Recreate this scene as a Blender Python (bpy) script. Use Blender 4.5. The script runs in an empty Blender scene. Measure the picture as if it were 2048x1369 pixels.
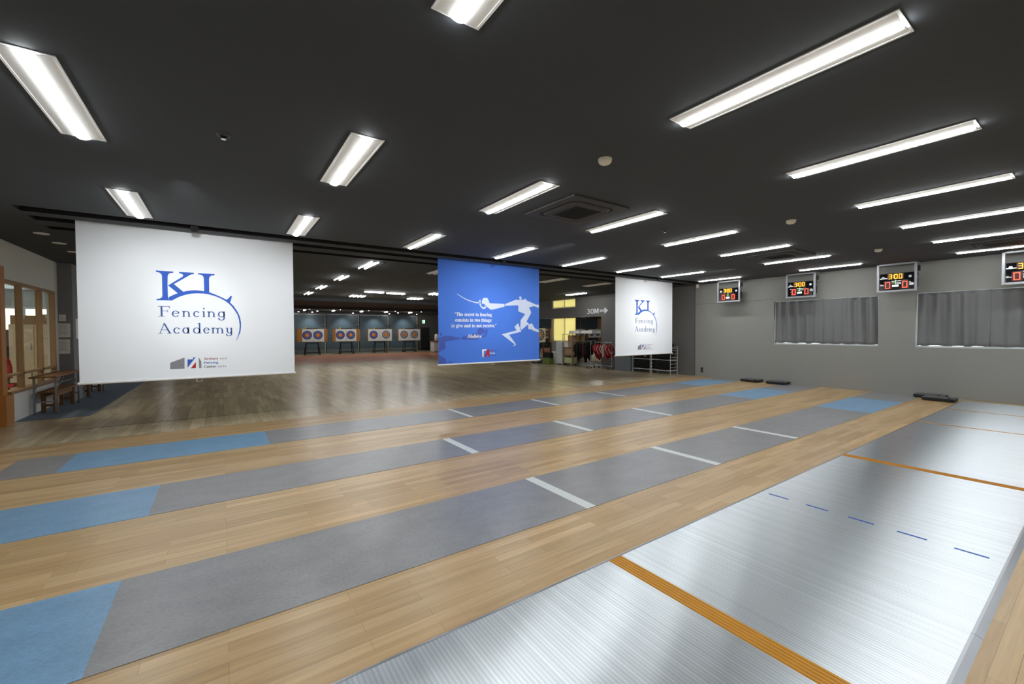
import bpy, math, random
from mathutils import Vector, Matrix
random.seed(7)
SC = bpy.context.scene
COL = SC.collection
PI = math.pi
H = 3.064                      # ceiling height

# ------------------------------------------------------------------ camera, world, exposure
cam_d = bpy.data.cameras.new('camera')
cam_d.sensor_width = 36.0
cam_d.lens = 839.343 / 2048 * 36.0
cam_d.clip_start = 0.02
cam_d.clip_end = 200
cam = bpy.data.objects.new('camera', cam_d)
COL.objects.link(cam)
yaw, pitch, roll = 0.604073, -0.0230651, -0.00444875
fw = Vector((math.sin(yaw)*math.cos(pitch), math.cos(yaw)*math.cos(pitch), math.sin(pitch)))
rt = Vector((math.cos(yaw), -math.sin(yaw), 0))
upv = rt.cross(fw)
r2 = math.cos(roll)*rt + math.sin(roll)*upv
u2 = -math.sin(roll)*rt + math.cos(roll)*upv
m = Matrix((r2, u2, -fw)).transposed().to_4x4()
m.translation = Vector((0, 0, 1.5))
cam.matrix_world = m
SC.camera = cam

SC.view_settings.view_transform = 'Standard'
SC.view_settings.look = 'None'
SC.view_settings.exposure = 1.4
SC.view_settings.gamma = 1.0
SC.view_settings.use_curve_mapping = False

world = bpy.data.worlds.new('daylight')
SC.world = world
world.use_nodes = True
wn = world.node_tree.nodes
wn['Background'].inputs['Color'].default_value = (0.86, 0.93, 1.0, 1)
wn['Background'].inputs['Strength'].default_value = 3.0

BAR = 16.0                     # emission of the light bars
SPOT = 24.0                    # energy of the added lamps, without fixtures, that light the hanging screens

# ------------------------------------------------------------------ materials
def lin(c):
    return tuple(((v/255)/12.92 if v/255 <= .04045 else ((v/255+.055)/1.055)**2.4) for v in c)
MATS = {}
def mat(name, rgb, rough=.5, metal=0.0, var=.06, scale=6.0, bump=0.0, bscale=80.0, emit=0.0, spec=.5, trans=0.0, alpha=None):
    if name in MATS: return MATS[name]
    m = bpy.data.materials.new(name); m.use_nodes = True
    nt = m.node_tree; N = nt.nodes; L = nt.links
    b = N['Principled BSDF']
    c = lin(rgb)
    tc = N.new('ShaderNodeTexCoord')
    no = N.new('ShaderNodeTexNoise'); no.inputs['Scale'].default_value = scale; no.inputs['Detail'].default_value = 3
    L.new(tc.outputs['Object'], no.inputs['Vector'])
    mr = N.new('ShaderNodeMapRange')
    mr.inputs['To Min'].default_value = 1-var; mr.inputs['To Max'].default_value = 1+var
    L.new(no.outputs['Fac'], mr.inputs['Value'])
    mx = N.new('ShaderNodeVectorMath'); mx.operation = 'SCALE'
    mx.inputs[0].default_value = c
    L.new(mr.outputs['Result'], mx.inputs['Scale'])
    L.new(mx.outputs['Vector'], b.inputs['Base Color'])
    b.inputs['Roughness'].default_value = rough
    b.inputs['Metallic'].default_value = metal
    b.inputs['Specular IOR Level'].default_value = spec
    if trans: b.inputs['Transmission Weight'].default_value = trans
    if emit:
        b.inputs['Emission Color'].default_value = (*c, 1)
        b.inputs['Emission Strength'].default_value = emit
    if bump:
        n2 = N.new('ShaderNodeTexNoise'); n2.inputs['Scale'].default_value = bscale
        L.new(tc.outputs['Object'], n2.inputs['Vector'])
        bp = N.new('ShaderNodeBump'); bp.inputs['Strength'].default_value = bump; bp.inputs['Distance'].default_value = .01
        L.new(n2.outputs['Fac'], bp.inputs['Height'])
        L.new(bp.outputs['Normal'], b.inputs['Normal'])
    MATS[name] = m
    return m

def wood_floor(name, c1, c2, along_x=True, bw=.9, rh=.076, rough=.32, patch=.0):
    m = bpy.data.materials.new(name); m.use_nodes = True
    nt = m.node_tree; N = nt.nodes; L = nt.links; b = N['Principled BSDF']
    tc = N.new('ShaderNodeTexCoord'); mp = N.new('ShaderNodeMapping')
    if not along_x: mp.inputs['Rotation'].default_value = (0, 0, PI/2)
    L.new(tc.outputs['Object'], mp.inputs['Vector'])
    br = N.new('ShaderNodeTexBrick')
    br.offset = .37; br.offset_frequency = 2; br.squash = 1.0
    br.inputs['Scale'].default_value = 1.0
    br.inputs['Brick Width'].default_value = bw
    br.inputs['Row Height'].default_value = rh
    br.inputs['Mortar Size'].default_value = .0009
    br.inputs['Mortar Smooth'].default_value = .3
    br.inputs['Color1'].default_value = (*lin(c1), 1)
    br.inputs['Color2'].default_value = (*lin(c2), 1)
    br.inputs['Mortar'].default_value = (*[v*.55 for v in lin(c2)], 1)
    L.new(mp.outputs['Vector'], br.inputs['Vector'])
    # wide three-strip boards over the strips
    br2 = N.new('ShaderNodeTexBrick'); br2.offset = .43
    br2.inputs['Scale'].default_value = 1.0
    br2.inputs['Brick Width'].default_value = 1.82
    br2.inputs['Row Height'].default_value = rh*3
    br2.inputs['Mortar Size'].default_value = .001
    br2.inputs['Color1'].default_value = (1.09, 1.09, 1.09, 1); br2.inputs['Color2'].default_value = (.9, .89, .87, 1)
    br2.inputs['Mortar'].default_value = (.75, .73, .7, 1)
    L.new(mp.outputs['Vector'], br2.inputs['Vector'])
    gm = N.new('ShaderNodeMapping'); gm.inputs['Scale'].default_value = (1.6, 26, 26)
    L.new(mp.outputs['Vector'], gm.inputs['Vector'])
    gn = N.new('ShaderNodeTexNoise'); gn.inputs['Scale'].default_value = 1.3; gn.inputs['Detail'].default_value = 6; gn.inputs['Distortion'].default_value = .6
    L.new(gm.outputs['Vector'], gn.inputs['Vector'])
    gr = N.new('ShaderNodeMapRange'); gr.inputs['From Min'].default_value = .3; gr.inputs['From Max'].default_value = .7
    gr.inputs['To Min'].default_value = .86; gr.inputs['To Max'].default_value = 1.1
    L.new(gn.outputs['Fac'], gr.inputs['Value'])
    a = N.new('ShaderNodeMix'); a.data_type = 'RGBA'; a.blend_type = 'MULTIPLY'; a.inputs['Factor'].default_value = 1
    L.new(br.outputs['Color'], a.inputs['A']); L.new(br2.outputs['Color'], a.inputs['B'])
    s = N.new('ShaderNodeVectorMath'); s.operation = 'SCALE'
    L.new(a.outputs['Result'], s.inputs[0]); L.new(gr.outputs['Result'], s.inputs['Scale'])
    L.new(s.outputs['Vector'], b.inputs['Base Color'])
    b.inputs['Roughness'].default_value = rough
    b.inputs['Specular IOR Level'].default_value = .5
    bp = N.new('ShaderNodeBump'); bp.inputs['Strength'].default_value = .06; bp.inputs['Distance'].default_value = .002
    L.new(gn.outputs['Fac'], bp.inputs['Height']); L.new(bp.outputs['Normal'], b.inputs['Normal'])
    MATS[name] = m
    return m

def vinyl(name, rgb, rough=.33):
    m = bpy.data.materials.new(name); m.use_nodes = True
    nt = m.node_tree; N = nt.nodes; L = nt.links; b = N['Principled BSDF']
    tc = N.new('ShaderNodeTexCoord')
    mp = N.new('ShaderNodeMapping'); mp.inputs['Scale'].default_value = (1, 1.7, 1)
    L.new(tc.outputs['Object'], mp.inputs['Vector'])
    n1 = N.new('ShaderNodeTexNoise'); n1.inputs['Scale'].default_value = 3.2; n1.inputs['Detail'].default_value = 8; n1.inputs['Roughness'].default_value = .65
    n2 = N.new('ShaderNodeTexNoise'); n2.inputs['Scale'].default_value = 45; n2.inputs['Detail'].default_value = 5
    L.new(mp.outputs['Vector'], n1.inputs['Vector']); L.new(mp.outputs['Vector'], n2.inputs['Vector'])
    ad = N.new('ShaderNodeMath'); ad.operation = 'ADD'
    L.new(n1.outputs['Fac'], ad.inputs[0]); L.new(n2.outputs['Fac'], ad.inputs[1])
    mr = N.new('ShaderNodeMapRange'); mr.inputs['From Min'].default_value = .65; mr.inputs['From Max'].default_value = 1.35
    mr.inputs['To Min'].default_value = .78; mr.inputs['To Max'].default_value = 1.2
    L.new(ad.outputs['Value'], mr.inputs['Value'])
    s = N.new('ShaderNodeVectorMath'); s.operation = 'SCALE'; s.inputs[0].default_value = lin(rgb)
    L.new(mr.outputs['Result'], s.inputs['Scale']); L.new(s.outputs['Vector'], b.inputs['Base Color'])
    b.inputs['Roughness'].default_value = rough
    MATS[name] = m
    return m

def ridged_metal(name):
    m = bpy.data.materials.new(name); m.use_nodes = True
    nt = m.node_tree; N = nt.nodes; L = nt.links; b = N['Principled BSDF']
    tc = N.new('ShaderNodeTexCoord')
    wv = N.new('ShaderNodeTexWave'); wv.wave_type = 'BANDS'; wv.bands_direction = 'X'
    wv.inputs['Scale'].default_value = 15.0; wv.inputs['Distortion'].default_value = 0
    L.new(tc.outputs['Object'], wv.inputs['Vector'])
    # each extruded slat has a slightly different finish
    mp = N.new('ShaderNodeMapping'); mp.inputs['Scale'].default_value = (30, .25, 1)
    L.new(tc.outputs['Object'], mp.inputs['Vector'])
    n = N.new('ShaderNodeTexNoise'); n.inputs['Scale'].default_value = 1.0; n.inputs['Detail'].default_value = 4
    L.new(mp.outputs['Vector'], n.inputs['Vector'])
    n3 = N.new('ShaderNodeTexNoise'); n3.inputs['Scale'].default_value = 1.1; n3.inputs['Detail'].default_value = 2
    L.new(tc.outputs['Object'], n3.inputs['Vector'])
    cm = N.new('ShaderNodeMapRange'); cm.inputs['From Min'].default_value = .3; cm.inputs['From Max'].default_value = .7
    cm.inputs['To Min'].default_value = .72; cm.inputs['To Max'].default_value = .9
    L.new(n.outputs['Fac'], cm.inputs['Value'])
    wr = N.new('ShaderNodeMapRange'); wr.inputs['To Min'].default_value = .84; wr.inputs['To Max'].default_value = 1.04
    L.new(wv.outputs['Fac'], wr.inputs['Value'])
    wm = N.new('ShaderNodeMath'); wm.operation = 'MULTIPLY'
    L.new(cm.outputs['Result'], wm.inputs[0]); L.new(wr.outputs['Result'], wm.inputs[1])
    s = N.new('ShaderNodeVectorMath'); s.operation = 'SCALE'; s.inputs[0].default_value = (.92, .98, 1.02)
    L.new(wm.outputs['Value'], s.inputs['Scale']); L.new(s.outputs['Vector'], b.inputs['Base Color'])
    rr = N.new('ShaderNodeMapRange'); rr.inputs['To Min'].default_value = .27; rr.inputs['To Max'].default_value = .35
    L.new(n.outputs['Fac'], rr.inputs['Value']); L.new(rr.outputs['Result'], b.inputs['Roughness'])
    b.inputs['Metallic'].default_value = .82
    b.inputs['Anisotropic'].default_value = .97
    tg = N.new('ShaderNodeCombineXYZ'); tg.inputs['X'].default_value = 1.0 if ANISO_X else 0.0; tg.inputs['Y'].default_value = 0.0 if ANISO_X else 1.0
    L.new(tg.outputs['Vector'], b.inputs['Tangent'])
    MATS[name] = m
    return m
ANISO_X = True

def translucent(name, rgb, tr=.6, emit=0):
    m = bpy.data.materials.new(name); m.use_nodes = True
    nt = m.node_tree; N = nt.nodes; L = nt.links
    out = N['Material Output']; b = N['Principled BSDF']
    b.inputs['Base Color'].default_value = (*lin(rgb), 1); b.inputs['Roughness'].default_value = .8
    t = N.new('ShaderNodeBsdfTranslucent'); 
    tc = N.new('ShaderNodeTexCoord'); no = N.new('ShaderNodeTexNoise'); no.inputs['Scale'].default_value = 4
    L.new(tc.outputs['Object'], no.inputs['Vector'])
    mr = N.new('ShaderNodeMapRange'); mr.inputs['To Min'].default_value = .9; mr.inputs['To Max'].default_value = 1.05
    L.new(no.outputs['Fac'], mr.inputs['Value'])
    s = N.new('ShaderNodeVectorMath'); s.operation = 'SCALE'; s.inputs[0].default_value = lin(rgb)
    L.new(mr.outputs['Result'], s.inputs['Scale']); L.new(s.outputs['Vector'], t.inputs['Color'])
    mx = N.new('ShaderNodeMixShader'); mx.inputs[0].default_value = tr
    L.new(b.outputs[0], mx.inputs[1]); L.new(t.outputs[0], mx.inputs[2]); L.new(mx.outputs[0], out.inputs['Surface'])
    MATS[name] = m
    return m

def glass(name):
    m = bpy.data.materials.new(name); m.use_nodes = True
    nt = m.node_tree; N = nt.nodes; L = nt.links; out = N['Material Output']
    g = N.new('ShaderNodeBsdfGlossy'); g.inputs['Roughness'].default_value = .01
    t = N.new('ShaderNodeBsdfTransparent'); t.inputs['Color'].default_value = (.93, .96, .95, 1)
    lw = N.new('ShaderNodeLayerWeight'); lw.inputs['Blend'].default_value = .5
    pw = N.new('ShaderNodeMath'); pw.operation = 'POWER'; pw.inputs[1].default_value = 5
    L.new(lw.outputs['Facing'], pw.inputs[0])
    f = N.new('ShaderNodeMath'); f.operation = 'MULTIPLY_ADD'; f.inputs[1].default_value = .4; f.inputs[2].default_value = .02
    L.new(pw.outputs[0], f.inputs[0])
    mx = N.new('ShaderNodeMixShader')
    L.new(f.outputs[0], mx.inputs[0]); L.new(t.outputs[0], mx.inputs[1]); L.new(g.outputs[0], mx.inputs[2])
    L.new(mx.outputs[0], out.inputs['Surface'])
    MATS[name] = m
    return m

WOODN = wood_floor('oak_planks', (209,178,132), (187,153,107), True)
WOODF = wood_floor('range_planks', (214,196,162), (188,170,138), False, bw=.9, rh=.09, rough=.26)
REDF = wood_floor('red_planks', (244,164,118), (220,140,100), False, bw=.9, rh=.09, rough=.3)
VGREY = vinyl('grey_vinyl', (146,146,147))
VBLUE = vinyl('blue_vinyl', (128,168,202))
VWHITE = mat('white_tape', (222,226,224), .4)
METAL = ridged_metal('ridged_aluminium')
RAIL = mat('bright_aluminium', (160,163,168), .285, 1.0, var=.05, scale=3)
ORANGE = mat('orange_rubber', (206,140,10), .45, var=.12, scale=20)
BLUETAPE = mat('blue_tape', (32,98,190), .45)
CEIL = mat('charcoal_ceiling', (66,70,74), .85, var=.05, scale=2)
SLOT = mat('slot_black', (22,22,23), .8)
WALLR = mat('grey_wall_paint', (152,152,146), .75, var=.03, scale=1.2, bump=.03, bscale=200)
WALLL = mat('cream_wall_paint', (205,204,198), .75, var=.03, scale=1.5)
PILLAR = mat('pillar_grey', (132,132,136), .75, var=.03)
WALLD = mat('dark_grey_wall', (110,109,107), .75, var=.04, scale=1.5)
TAN = mat('tan_wall', (198,164,138), .75, var=.04)
WHITE = mat('white_paint', (232,232,230), .45, var=.02)
REFL = mat('white_reflector', (250,250,247), .6, var=.02)
TRIM = mat('light_wood', (150,116,78), .5, var=.16, scale=9, bump=.05)
ORWOOD = mat('orange_wood', (180,122,62), .45, var=.15, scale=5)
DKWOOD = mat('brown_wood', (132,88,48), .4, var=.16, scale=8)
BENCHW = mat('bench_wood', (122,84,46), .5, var=.18, scale=8)
STEEL = mat('grey_steel', (150,153,156), .35, .8, var=.05)
CHROME = mat('silver_tube', (210,212,214), .22, 1.0, var=.04)
BLACK = mat('black_plastic', (24,24,26), .45, var=.1)
MATTE = mat('black_matte', (20,20,21), .8, var=.1)
FABW = mat('white_screen_fabric', (246,250,254), .85, var=.02, scale=1.6, bump=.04, bscale=400)
FABB = mat('blue_screen_fabric', (72,124,226), .8, var=.04, scale=1.6, bump=.04, bscale=400)
INKB = mat('blue_ink', (52,98,196), .8, var=.03)
INKT = mat('slate_blue_ink', (62,96,160), .8, var=.03)
INKG = mat('grey_ink', (140,138,146), .8, var=.03)
INKR = mat('red_ink', (190,32,38), .8, var=.03)
INKDR = mat('dark_red_ink', (160,40,48), .8, var=.03)
INKK = mat('black_ink', (40,40,42), .8, var=.03)
INKW = mat('white_ink', (240,242,246), .8, var=.03)
INKLW = mat('pale_blue_ink', (214,224,248), .8, var=.03)
INKDB = mat('deep_blue_ink', (70,94,182), .8, var=.03)
CURT = mat('grey_curtain_cloth', (128,129,129), .85, var=.05, scale=3, bump=.08, bscale=300)
CARPET = mat('blue_grey_carpet', (112,124,138), .95, var=.14, scale=60, bump=.3, bscale=500)
FOAM = mat('brown_foam', (176,122,58), .85, var=.1, scale=8)
PAPER = mat('white_paper', (236,236,232), .7, var=.02)
PANEL = mat('slate_panel', (96,114,124), .6, var=.06, scale=1.5)
PANELB = mat('pale_skirting', (140,146,148), .6)
CREAM = mat('cream_laminate', (226,204,168), .5, var=.04)
CARD = mat('cardboard', (176,140,104), .8, var=.08)
REDC = mat('red_cloth', (176,30,38), .8, var=.12, scale=14)
BLKC = mat('black_cloth', (18,17,20), .9, var=.2, scale=10, bump=.2, bscale=30)
DRKR = mat('dark_red_cloth', (90,16,24), .9, var=.15)
WHTC = mat('white_cloth', (226,226,224), .8, var=.06)
BRASS = mat('bronze_wire', (138,122,92), .4, .7, var=.1)
GREENC = mat('green_print', (104,126,52), .7, var=.6, scale=9)
YELLOW = mat('yellow_plastic', (214,190,40), .5)
GLASS = glass('clear_glass')
MIRROR = mat('mirror_silver', (236,240,238), .015, 1.0, var=.0)
BLIND = translucent('yellow_blind_cloth', (252,238,186), .9)
EM_BAR = mat('lit_bar', (249,253,255), .4, emit=BAR)
EM_FAR = mat('lit_tube', (252,254,255), .4, emit=BAR*1.5)
PLATE = mat('grey_plate', (46,50,54), .5)
EM_SPOT = mat('lit_spot_lens', (255,250,240), .4, emit=30)
EM_OFF = mat('office_panel_glow', (255,246,232), .4, emit=14)
EM_AMB = mat('amber_digit', (255,150,24), .4, emit=2.2)
POLE = mat('satin_aluminium', (176,178,182), .42, .6, var=.05)
EM_RED = mat('red_digit', (255,60,40), .4, emit=2.2)
EM_GRN = mat('green_digit', (120,235,90), .4, emit=1.2)
EM_WHT = mat('white_display', (205,228,224), .4, emit=.7)
EM_EXIT = mat('exit_glow', (225,255,235), .4, emit=1.0)
LENS = mat('spot_glass', (70,70,74), .1)
GDARK = mat('amber_board', (70,34,4), .3)
RDARK = mat('red_board', (56,6,6), .3)
SBFACE = mat('glossy_black_face', (18,18,22), .03, var=.0, spec=1.0)
SOCK = mat('outlet_grey', (88,86,80), .5)
IVORY = mat('ivory_plastic', (226,220,196), .5)
ACG = mat('charcoal_plastic', (62,62,63), .6)
ACD = mat('charcoal_grille', (30,30,31), .7)
NAVY = mat('navy_ring', (30,48,110), .7); MIDB = mat('mid_blue_ring', (88,112,178), .7)
RINGR = mat('red_ring', (196,74,52), .7); RINGY = mat('yellow_ring', (246,178,64), .7); RINGO = mat('orange_centre', (226,128,40), .7)
RINGK = mat('black_ring', (36,40,44), .7); RINGG = mat('grey_ring', (160,168,180), .7)

# ------------------------------------------------------------------ mesh helpers
def root_loc(o):
    while o.parent: o = o.parent
    return Vector(o.location)
class MB:
    def __init__(s): s.v = []; s.f = []; s.mi = []; s.cur = 0; s.sm = []
    def mat(s, i): s.cur = i; return s
    def add(s, vs, fs, smooth=False):
        b = len(s.v); s.v += [tuple(v) for v in vs]
        for f in fs: s.f.append(tuple(b+i for i in f)); s.mi.append(s.cur); s.sm.append(smooth)
        return s
    def box(s, x0, x1, y0, y1, z0, z1):
        x0,x1 = min(x0,x1),max(x0,x1); y0,y1 = min(y0,y1),max(y0,y1); z0,z1 = min(z0,z1),max(z0,z1)
        return s.add([(x0,y0,z0),(x1,y0,z0),(x1,y1,z0),(x0,y1,z0),(x0,y0,z1),(x1,y0,z1),(x1,y1,z1),(x0,y1,z1)],
                     [(0,3,2,1),(4,5,6,7),(0,1,5,4),(1,2,6,5),(2,3,7,6),(3,0,4,7)])
    def quad(s, a, b, c, d): return s.add([a,b,c,d], [(0,1,2,3)])
    def tube(s, pts, r, n=8, caps=True):
        pts = [Vector(p) for p in pts]; rings = []
        for i, p in enumerate(pts):
            if i == 0: d = pts[1]-p
            elif i == len(pts)-1: d = p-pts[i-1]
            else: d = (pts[i+1]-p).normalized() + (p-pts[i-1]).normalized()
            d.normalize()
            a = Vector((0,0,1)) if abs(d.z) < .9 else Vector((1,0,0))
            u = d.cross(a).normalized(); w = d.cross(u)
            rr = r[i] if isinstance(r, (list, tuple)) else r
            rings.append([p + rr*(math.cos(2*PI*k/n)*u + math.sin(2*PI*k/n)*w) for k in range(n)])
        b = []
        for R in rings: b += R
        fs = []
        for i in range(len(pts)-1):
            for k in range(n):
                k2 = (k+1) % n
                fs.append((i*n+k, i*n+k2, (i+1)*n+k2, (i+1)*n+k))
        s.add(b, fs, True)
        if caps:
            s.add(rings[0], [tuple(range(n))[::-1]]); s.add(rings[-1], [tuple(range(n))])
        return s
    def cyl(s, c, r, z0, z1, n=20, r1=None):
        r1 = r if r1 is None else r1
        lo = [(c[0]+r*math.cos(2*PI*k/n), c[1]+r*math.sin(2*PI*k/n), z0) for k in range(n)]
        hi = [(c[0]+r1*math.cos(2*PI*k/n), c[1]+r1*math.sin(2*PI*k/n), z1) for k in range(n)]
        s.add(lo+hi, [(k,(k+1)%n,n+(k+1)%n,n+k) for k in range(n)], True)
        s.add(lo, [tuple(range(n))[::-1]]); s.add(hi, [tuple(range(n))])
        return s
    def lathe(s, c, prof, n=20):
        b = []
        for r, z in prof: b += [(c[0]+r*math.cos(2*PI*k/n), c[1]+r*math.sin(2*PI*k/n), z) for k in range(n)]
        fs = []
        for i in range(len(prof)-1):
            for k in range(n):
                k2 = (k+1) % n; fs.append((i*n+k, i*n+k2, (i+1)*n+k2, (i+1)*n+k))
        s.add(b, fs, True)
        return s
    def prism(s, poly, org, xd, zd, thick):
        """2-D outline extruded along xd x zd, front face towards the normal"""
        xd = Vector(xd); zd = Vector(zd); nn = xd.cross(zd); org = Vector(org); n = len(poly)
        a = sum(poly[i][0]*poly[(i+1)%n][1]-poly[(i+1)%n][0]*poly[i][1] for i in range(n))
        if a < 0: poly = poly[::-1]
        f = [org + p[0]*xd + p[1]*zd + thick*nn for p in poly]
        bk = [org + p[0]*xd + p[1]*zd for p in poly]
        s.add(f+bk, [tuple(range(n)), tuple(range(2*n-1, n-1, -1))] + [(i, n+i, n+(i+1)%n, (i+1)%n) for i in range(n)])
        return s
    def build(s, name, mats, parent=None, bevel=0.0):
        me = bpy.data.meshes.new(name)
        off = root_loc(parent) if parent else Vector((0,0,0))
        me.from_pydata([(v[0]-off.x, v[1]-off.y, v[2]-off.z) for v in s.v], [], s.f)
        if not isinstance(mats, (list, tuple)): mats = [mats]
        for mm in mats: me.materials.append(mm)
        for p, i, q in zip(me.polygons, s.mi, s.sm): p.material_index = i; p.use_smooth = q
        me.update()
        o = bpy.data.objects.new(name, me); COL.objects.link(o)
        if parent: o.parent = parent
        if bevel:
            bv = o.modifiers.new('bevel', 'BEVEL'); bv.width = bevel; bv.segments = 2; bv.limit_method = 'ANGLE'
        return o

def tag(o, label, cat, group=None, kind=None):
    if label: o['label'] = label
    if cat: o['category'] = cat
    if group: o['group'] = group
    if kind: o['kind'] = kind
    return o
def thing(name, loc, label, cat, group=None):
    o = bpy.data.objects.new(name, None); COL.objects.link(o)
    o.location = loc; o.empty_display_size = .1
    return tag(o, label, cat, group)
def struct(o): o['kind'] = 'structure'; return o
KIDS = {}
def copy_thing(root, loc, label=None, group=None):
    r = root.copy(); COL.objects.link(r); r.location = loc
    if label: r['label'] = label
    if group: r['group'] = group
    for ch in [o for o in COL.objects if o.parent == root]:
        c = ch.copy(); COL.objects.link(c); c.parent = r
        for g in [o for o in COL.objects if o.parent == ch]:
            d = g.copy(); COL.objects.link(d); d.parent = c
    return r

def text_obj(name, body, mats, parent, org, xd, zd, width, height=None, ref=None, offset=0.0, thick=.0008):
    """lettering as a mesh; width = wanted overall width, height = wanted height of the reference glyph string"""
    def ev(bd):
        cu = bpy.data.curves.new('lettering_curve', 'FONT'); cu.body = bd; cu.offset = offset; cu.resolution_u = 3
        ob = bpy.data.objects.new('lettering_curve', cu); COL.objects.link(ob)
        dg = bpy.context.evaluated_depsgraph_get()
        me = bpy.data.meshes.new_from_object(ob.evaluated_get(dg))
        bpy.data.objects.remove(ob)
        return me
    me = ev(body)
    xs = [v.co.x for v in me.vertices]; x0, x1 = min(xs), max(xs)
    sx = width/(x1-x0)
    if height is None: sy = sx
    else:
        mr = ev(ref or body); ys = [v.co.y for v in mr.vertices]; sy = height/max(ys)
    xd = Vector(xd); zd = Vector(zd); nn = xd.cross(zd)
    off = root_loc(parent); org = Vector(org)
    for v in me.vertices:
        v.co = org + (v.co.x-x0)*sx*xd + v.co.y*sy*zd + thick*nn - off
    me.name = name
    me.materials.clear(); me.materials.append(mats)
    o = bpy.data.objects.new(name, me); COL.objects.link(o); o.parent = parent
    return o
def serif(t):
    out = ''
    for ch in t:
        if 'A' <= ch <= 'Z': out += chr(0x1D400+ord(ch)-65)
        elif 'a' <= ch <= 'z': out += chr(0x1D41A+ord(ch)-97)
        else: out += ch
    return out

# ------------------------------------------------------------------ light roman letters for the screens (built from stems, bowls and serifs)
def roman(g, ch, x0, x1, put):
    """add one letter between x0 and x1; baseline 0, x-height 103, capital height 178"""
    X, T, t = 103.0, 26.0, 11.0
    def poly(*p): put(g, list(p))
    def bar(a, b, y0, y1): poly((a,y0),(b,y0),(b,y1),(a,y1))
    def foot(cx, y=0, w=30, up=1): bar(cx-w, cx+w, y if up else y-7, y+7 if up else y)
    def ring(cx, cy, rx, ry, a0, a1, T=T, t=t, n=22):
        for i in range(n):
            p = []
            for a in (a0+(a1-a0)*i/n, a0+(a1-a0)*(i+1)/n):
                a = math.radians(a); c, s_ = math.cos(a), math.sin(a)
                p.append(((cx+rx*c, cy+ry*s_), (cx+(rx-T)*c, cy+(ry-t)*s_)))
            poly(p[0][1], p[0][0], p[1][0], p[1][1])
    w = x1-x0; cx = (x0+x1)/2
    def flag(a, y): poly((a-20,y-12),(a,y-16),(a,y),(a-20,y-8))
    def arch(a, b):
        """stem b springs from stem a"""
        ring((a+b+T)/2, X-44, (b+T-a)/2, 44, 0, 150); bar(b, b+T, 0, X-44); foot(b+T/2, 0, 27)
    if ch == 'F':
        a = x0+46; bar(a, a+T+4, 0, 178); bar(x0+4, x0+112, 0, 7); bar(x0, x1, 170, 178)
        poly((x1-16,172),(x1,178),(x1,138),(x1-6,138)); bar(a, x0+166, 92, 100); poly((x0+156,78),(x0+164,76),(x0+166,118),(x0+156,112))
    elif ch == 'e': ring(cx, X/2, w/2, X/2+2, 8, 322); bar(x0+T-4, x1-8, X*.52, X*.52+9)
    elif ch == 'c': ring(cx, X/2, w/2, X/2+2, 48, 318); ring(x1-22, X*.78, 11, 11, 0, 360, 10.9, 10.9, 10)
    elif ch == 'i':
        bar(cx-T/2, cx+T/2, 0, X); foot(cx); flag(cx-T/2, X); ring(cx+2, 152, 14, 15, 0, 360, 13.9, 14.9, 12)
    elif ch == 'n':
        a = x0+26; bar(a, a+T, 0, X); foot(a+T/2, 0, 28); flag(a, X); arch(a, x1-24-T)
    elif ch == 'm':
        a = x0+24; b = x1-22-T; c = (a+b)/2; bar(a, a+T, 0, X); foot(a+T/2, 0, 26); flag(a, X); arch(a, c); arch(c, b)
    elif ch in 'adg':
        b = x1-T-(16 if ch != 'g' else 4)
        ring((x0+b+T)/2, X/2, (b+T-x0)/2, X/2+2, 0, 360)
        top = 186 if ch == 'd' else X+4
        bar(b, b+T, 0 if ch != 'g' else -18, top); flag(b+2, top)
        if ch != 'g': bar(b+T-2, x1, 0, 8)
        else: ring((x0+b+T)/2, -16, (b+T-x0)/2, 42, 195, 360); ring(x0+14, -22, 11, 11, 0, 360, 10.9, 10.9, 10)
    elif ch == 'y':
        b = x1-T-4; bar(x0+20, x0+20+T, 34, X); flag(x0+20, X); ring((x0+20+b+T)/2, 38, (b+T-x0-20)/2, 40, 180, 360)
        bar(b, b+T, -14, X); flag(b, X); ring((x0+b+T)/2, -12, (b+T-x0)/2, 40, 200, 360); ring(x0+16, -18, 11, 11, 0, 360, 10.9, 10.9, 10)
    elif ch == 'A':
        ap = x0+w*.46; poly((x0+22,4),(x0+34,4),(ap+6,178),(ap-8,178)); poly((x1-46,4),(x1-14,4),(ap+10,178),(ap-16,178))
        bar(x0+58, x1-58, 58, 67); bar(x0, x0+62, 0, 7); bar(x1-76, x1, 0, 7)
def roman_word(letters, parent, org, m, u=.000726, v=.00088):
    def put(g, p): g.prism([(a*u, b*v) for a, b in p], (org[0], org[1]-.0007, org[2]), (1,0,0), (0,0,1), .0006)
    for ch, a, b in letters:
        g = MB(); roman(g, ch, a, b, put); g.build('letter', m, parent)
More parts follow.
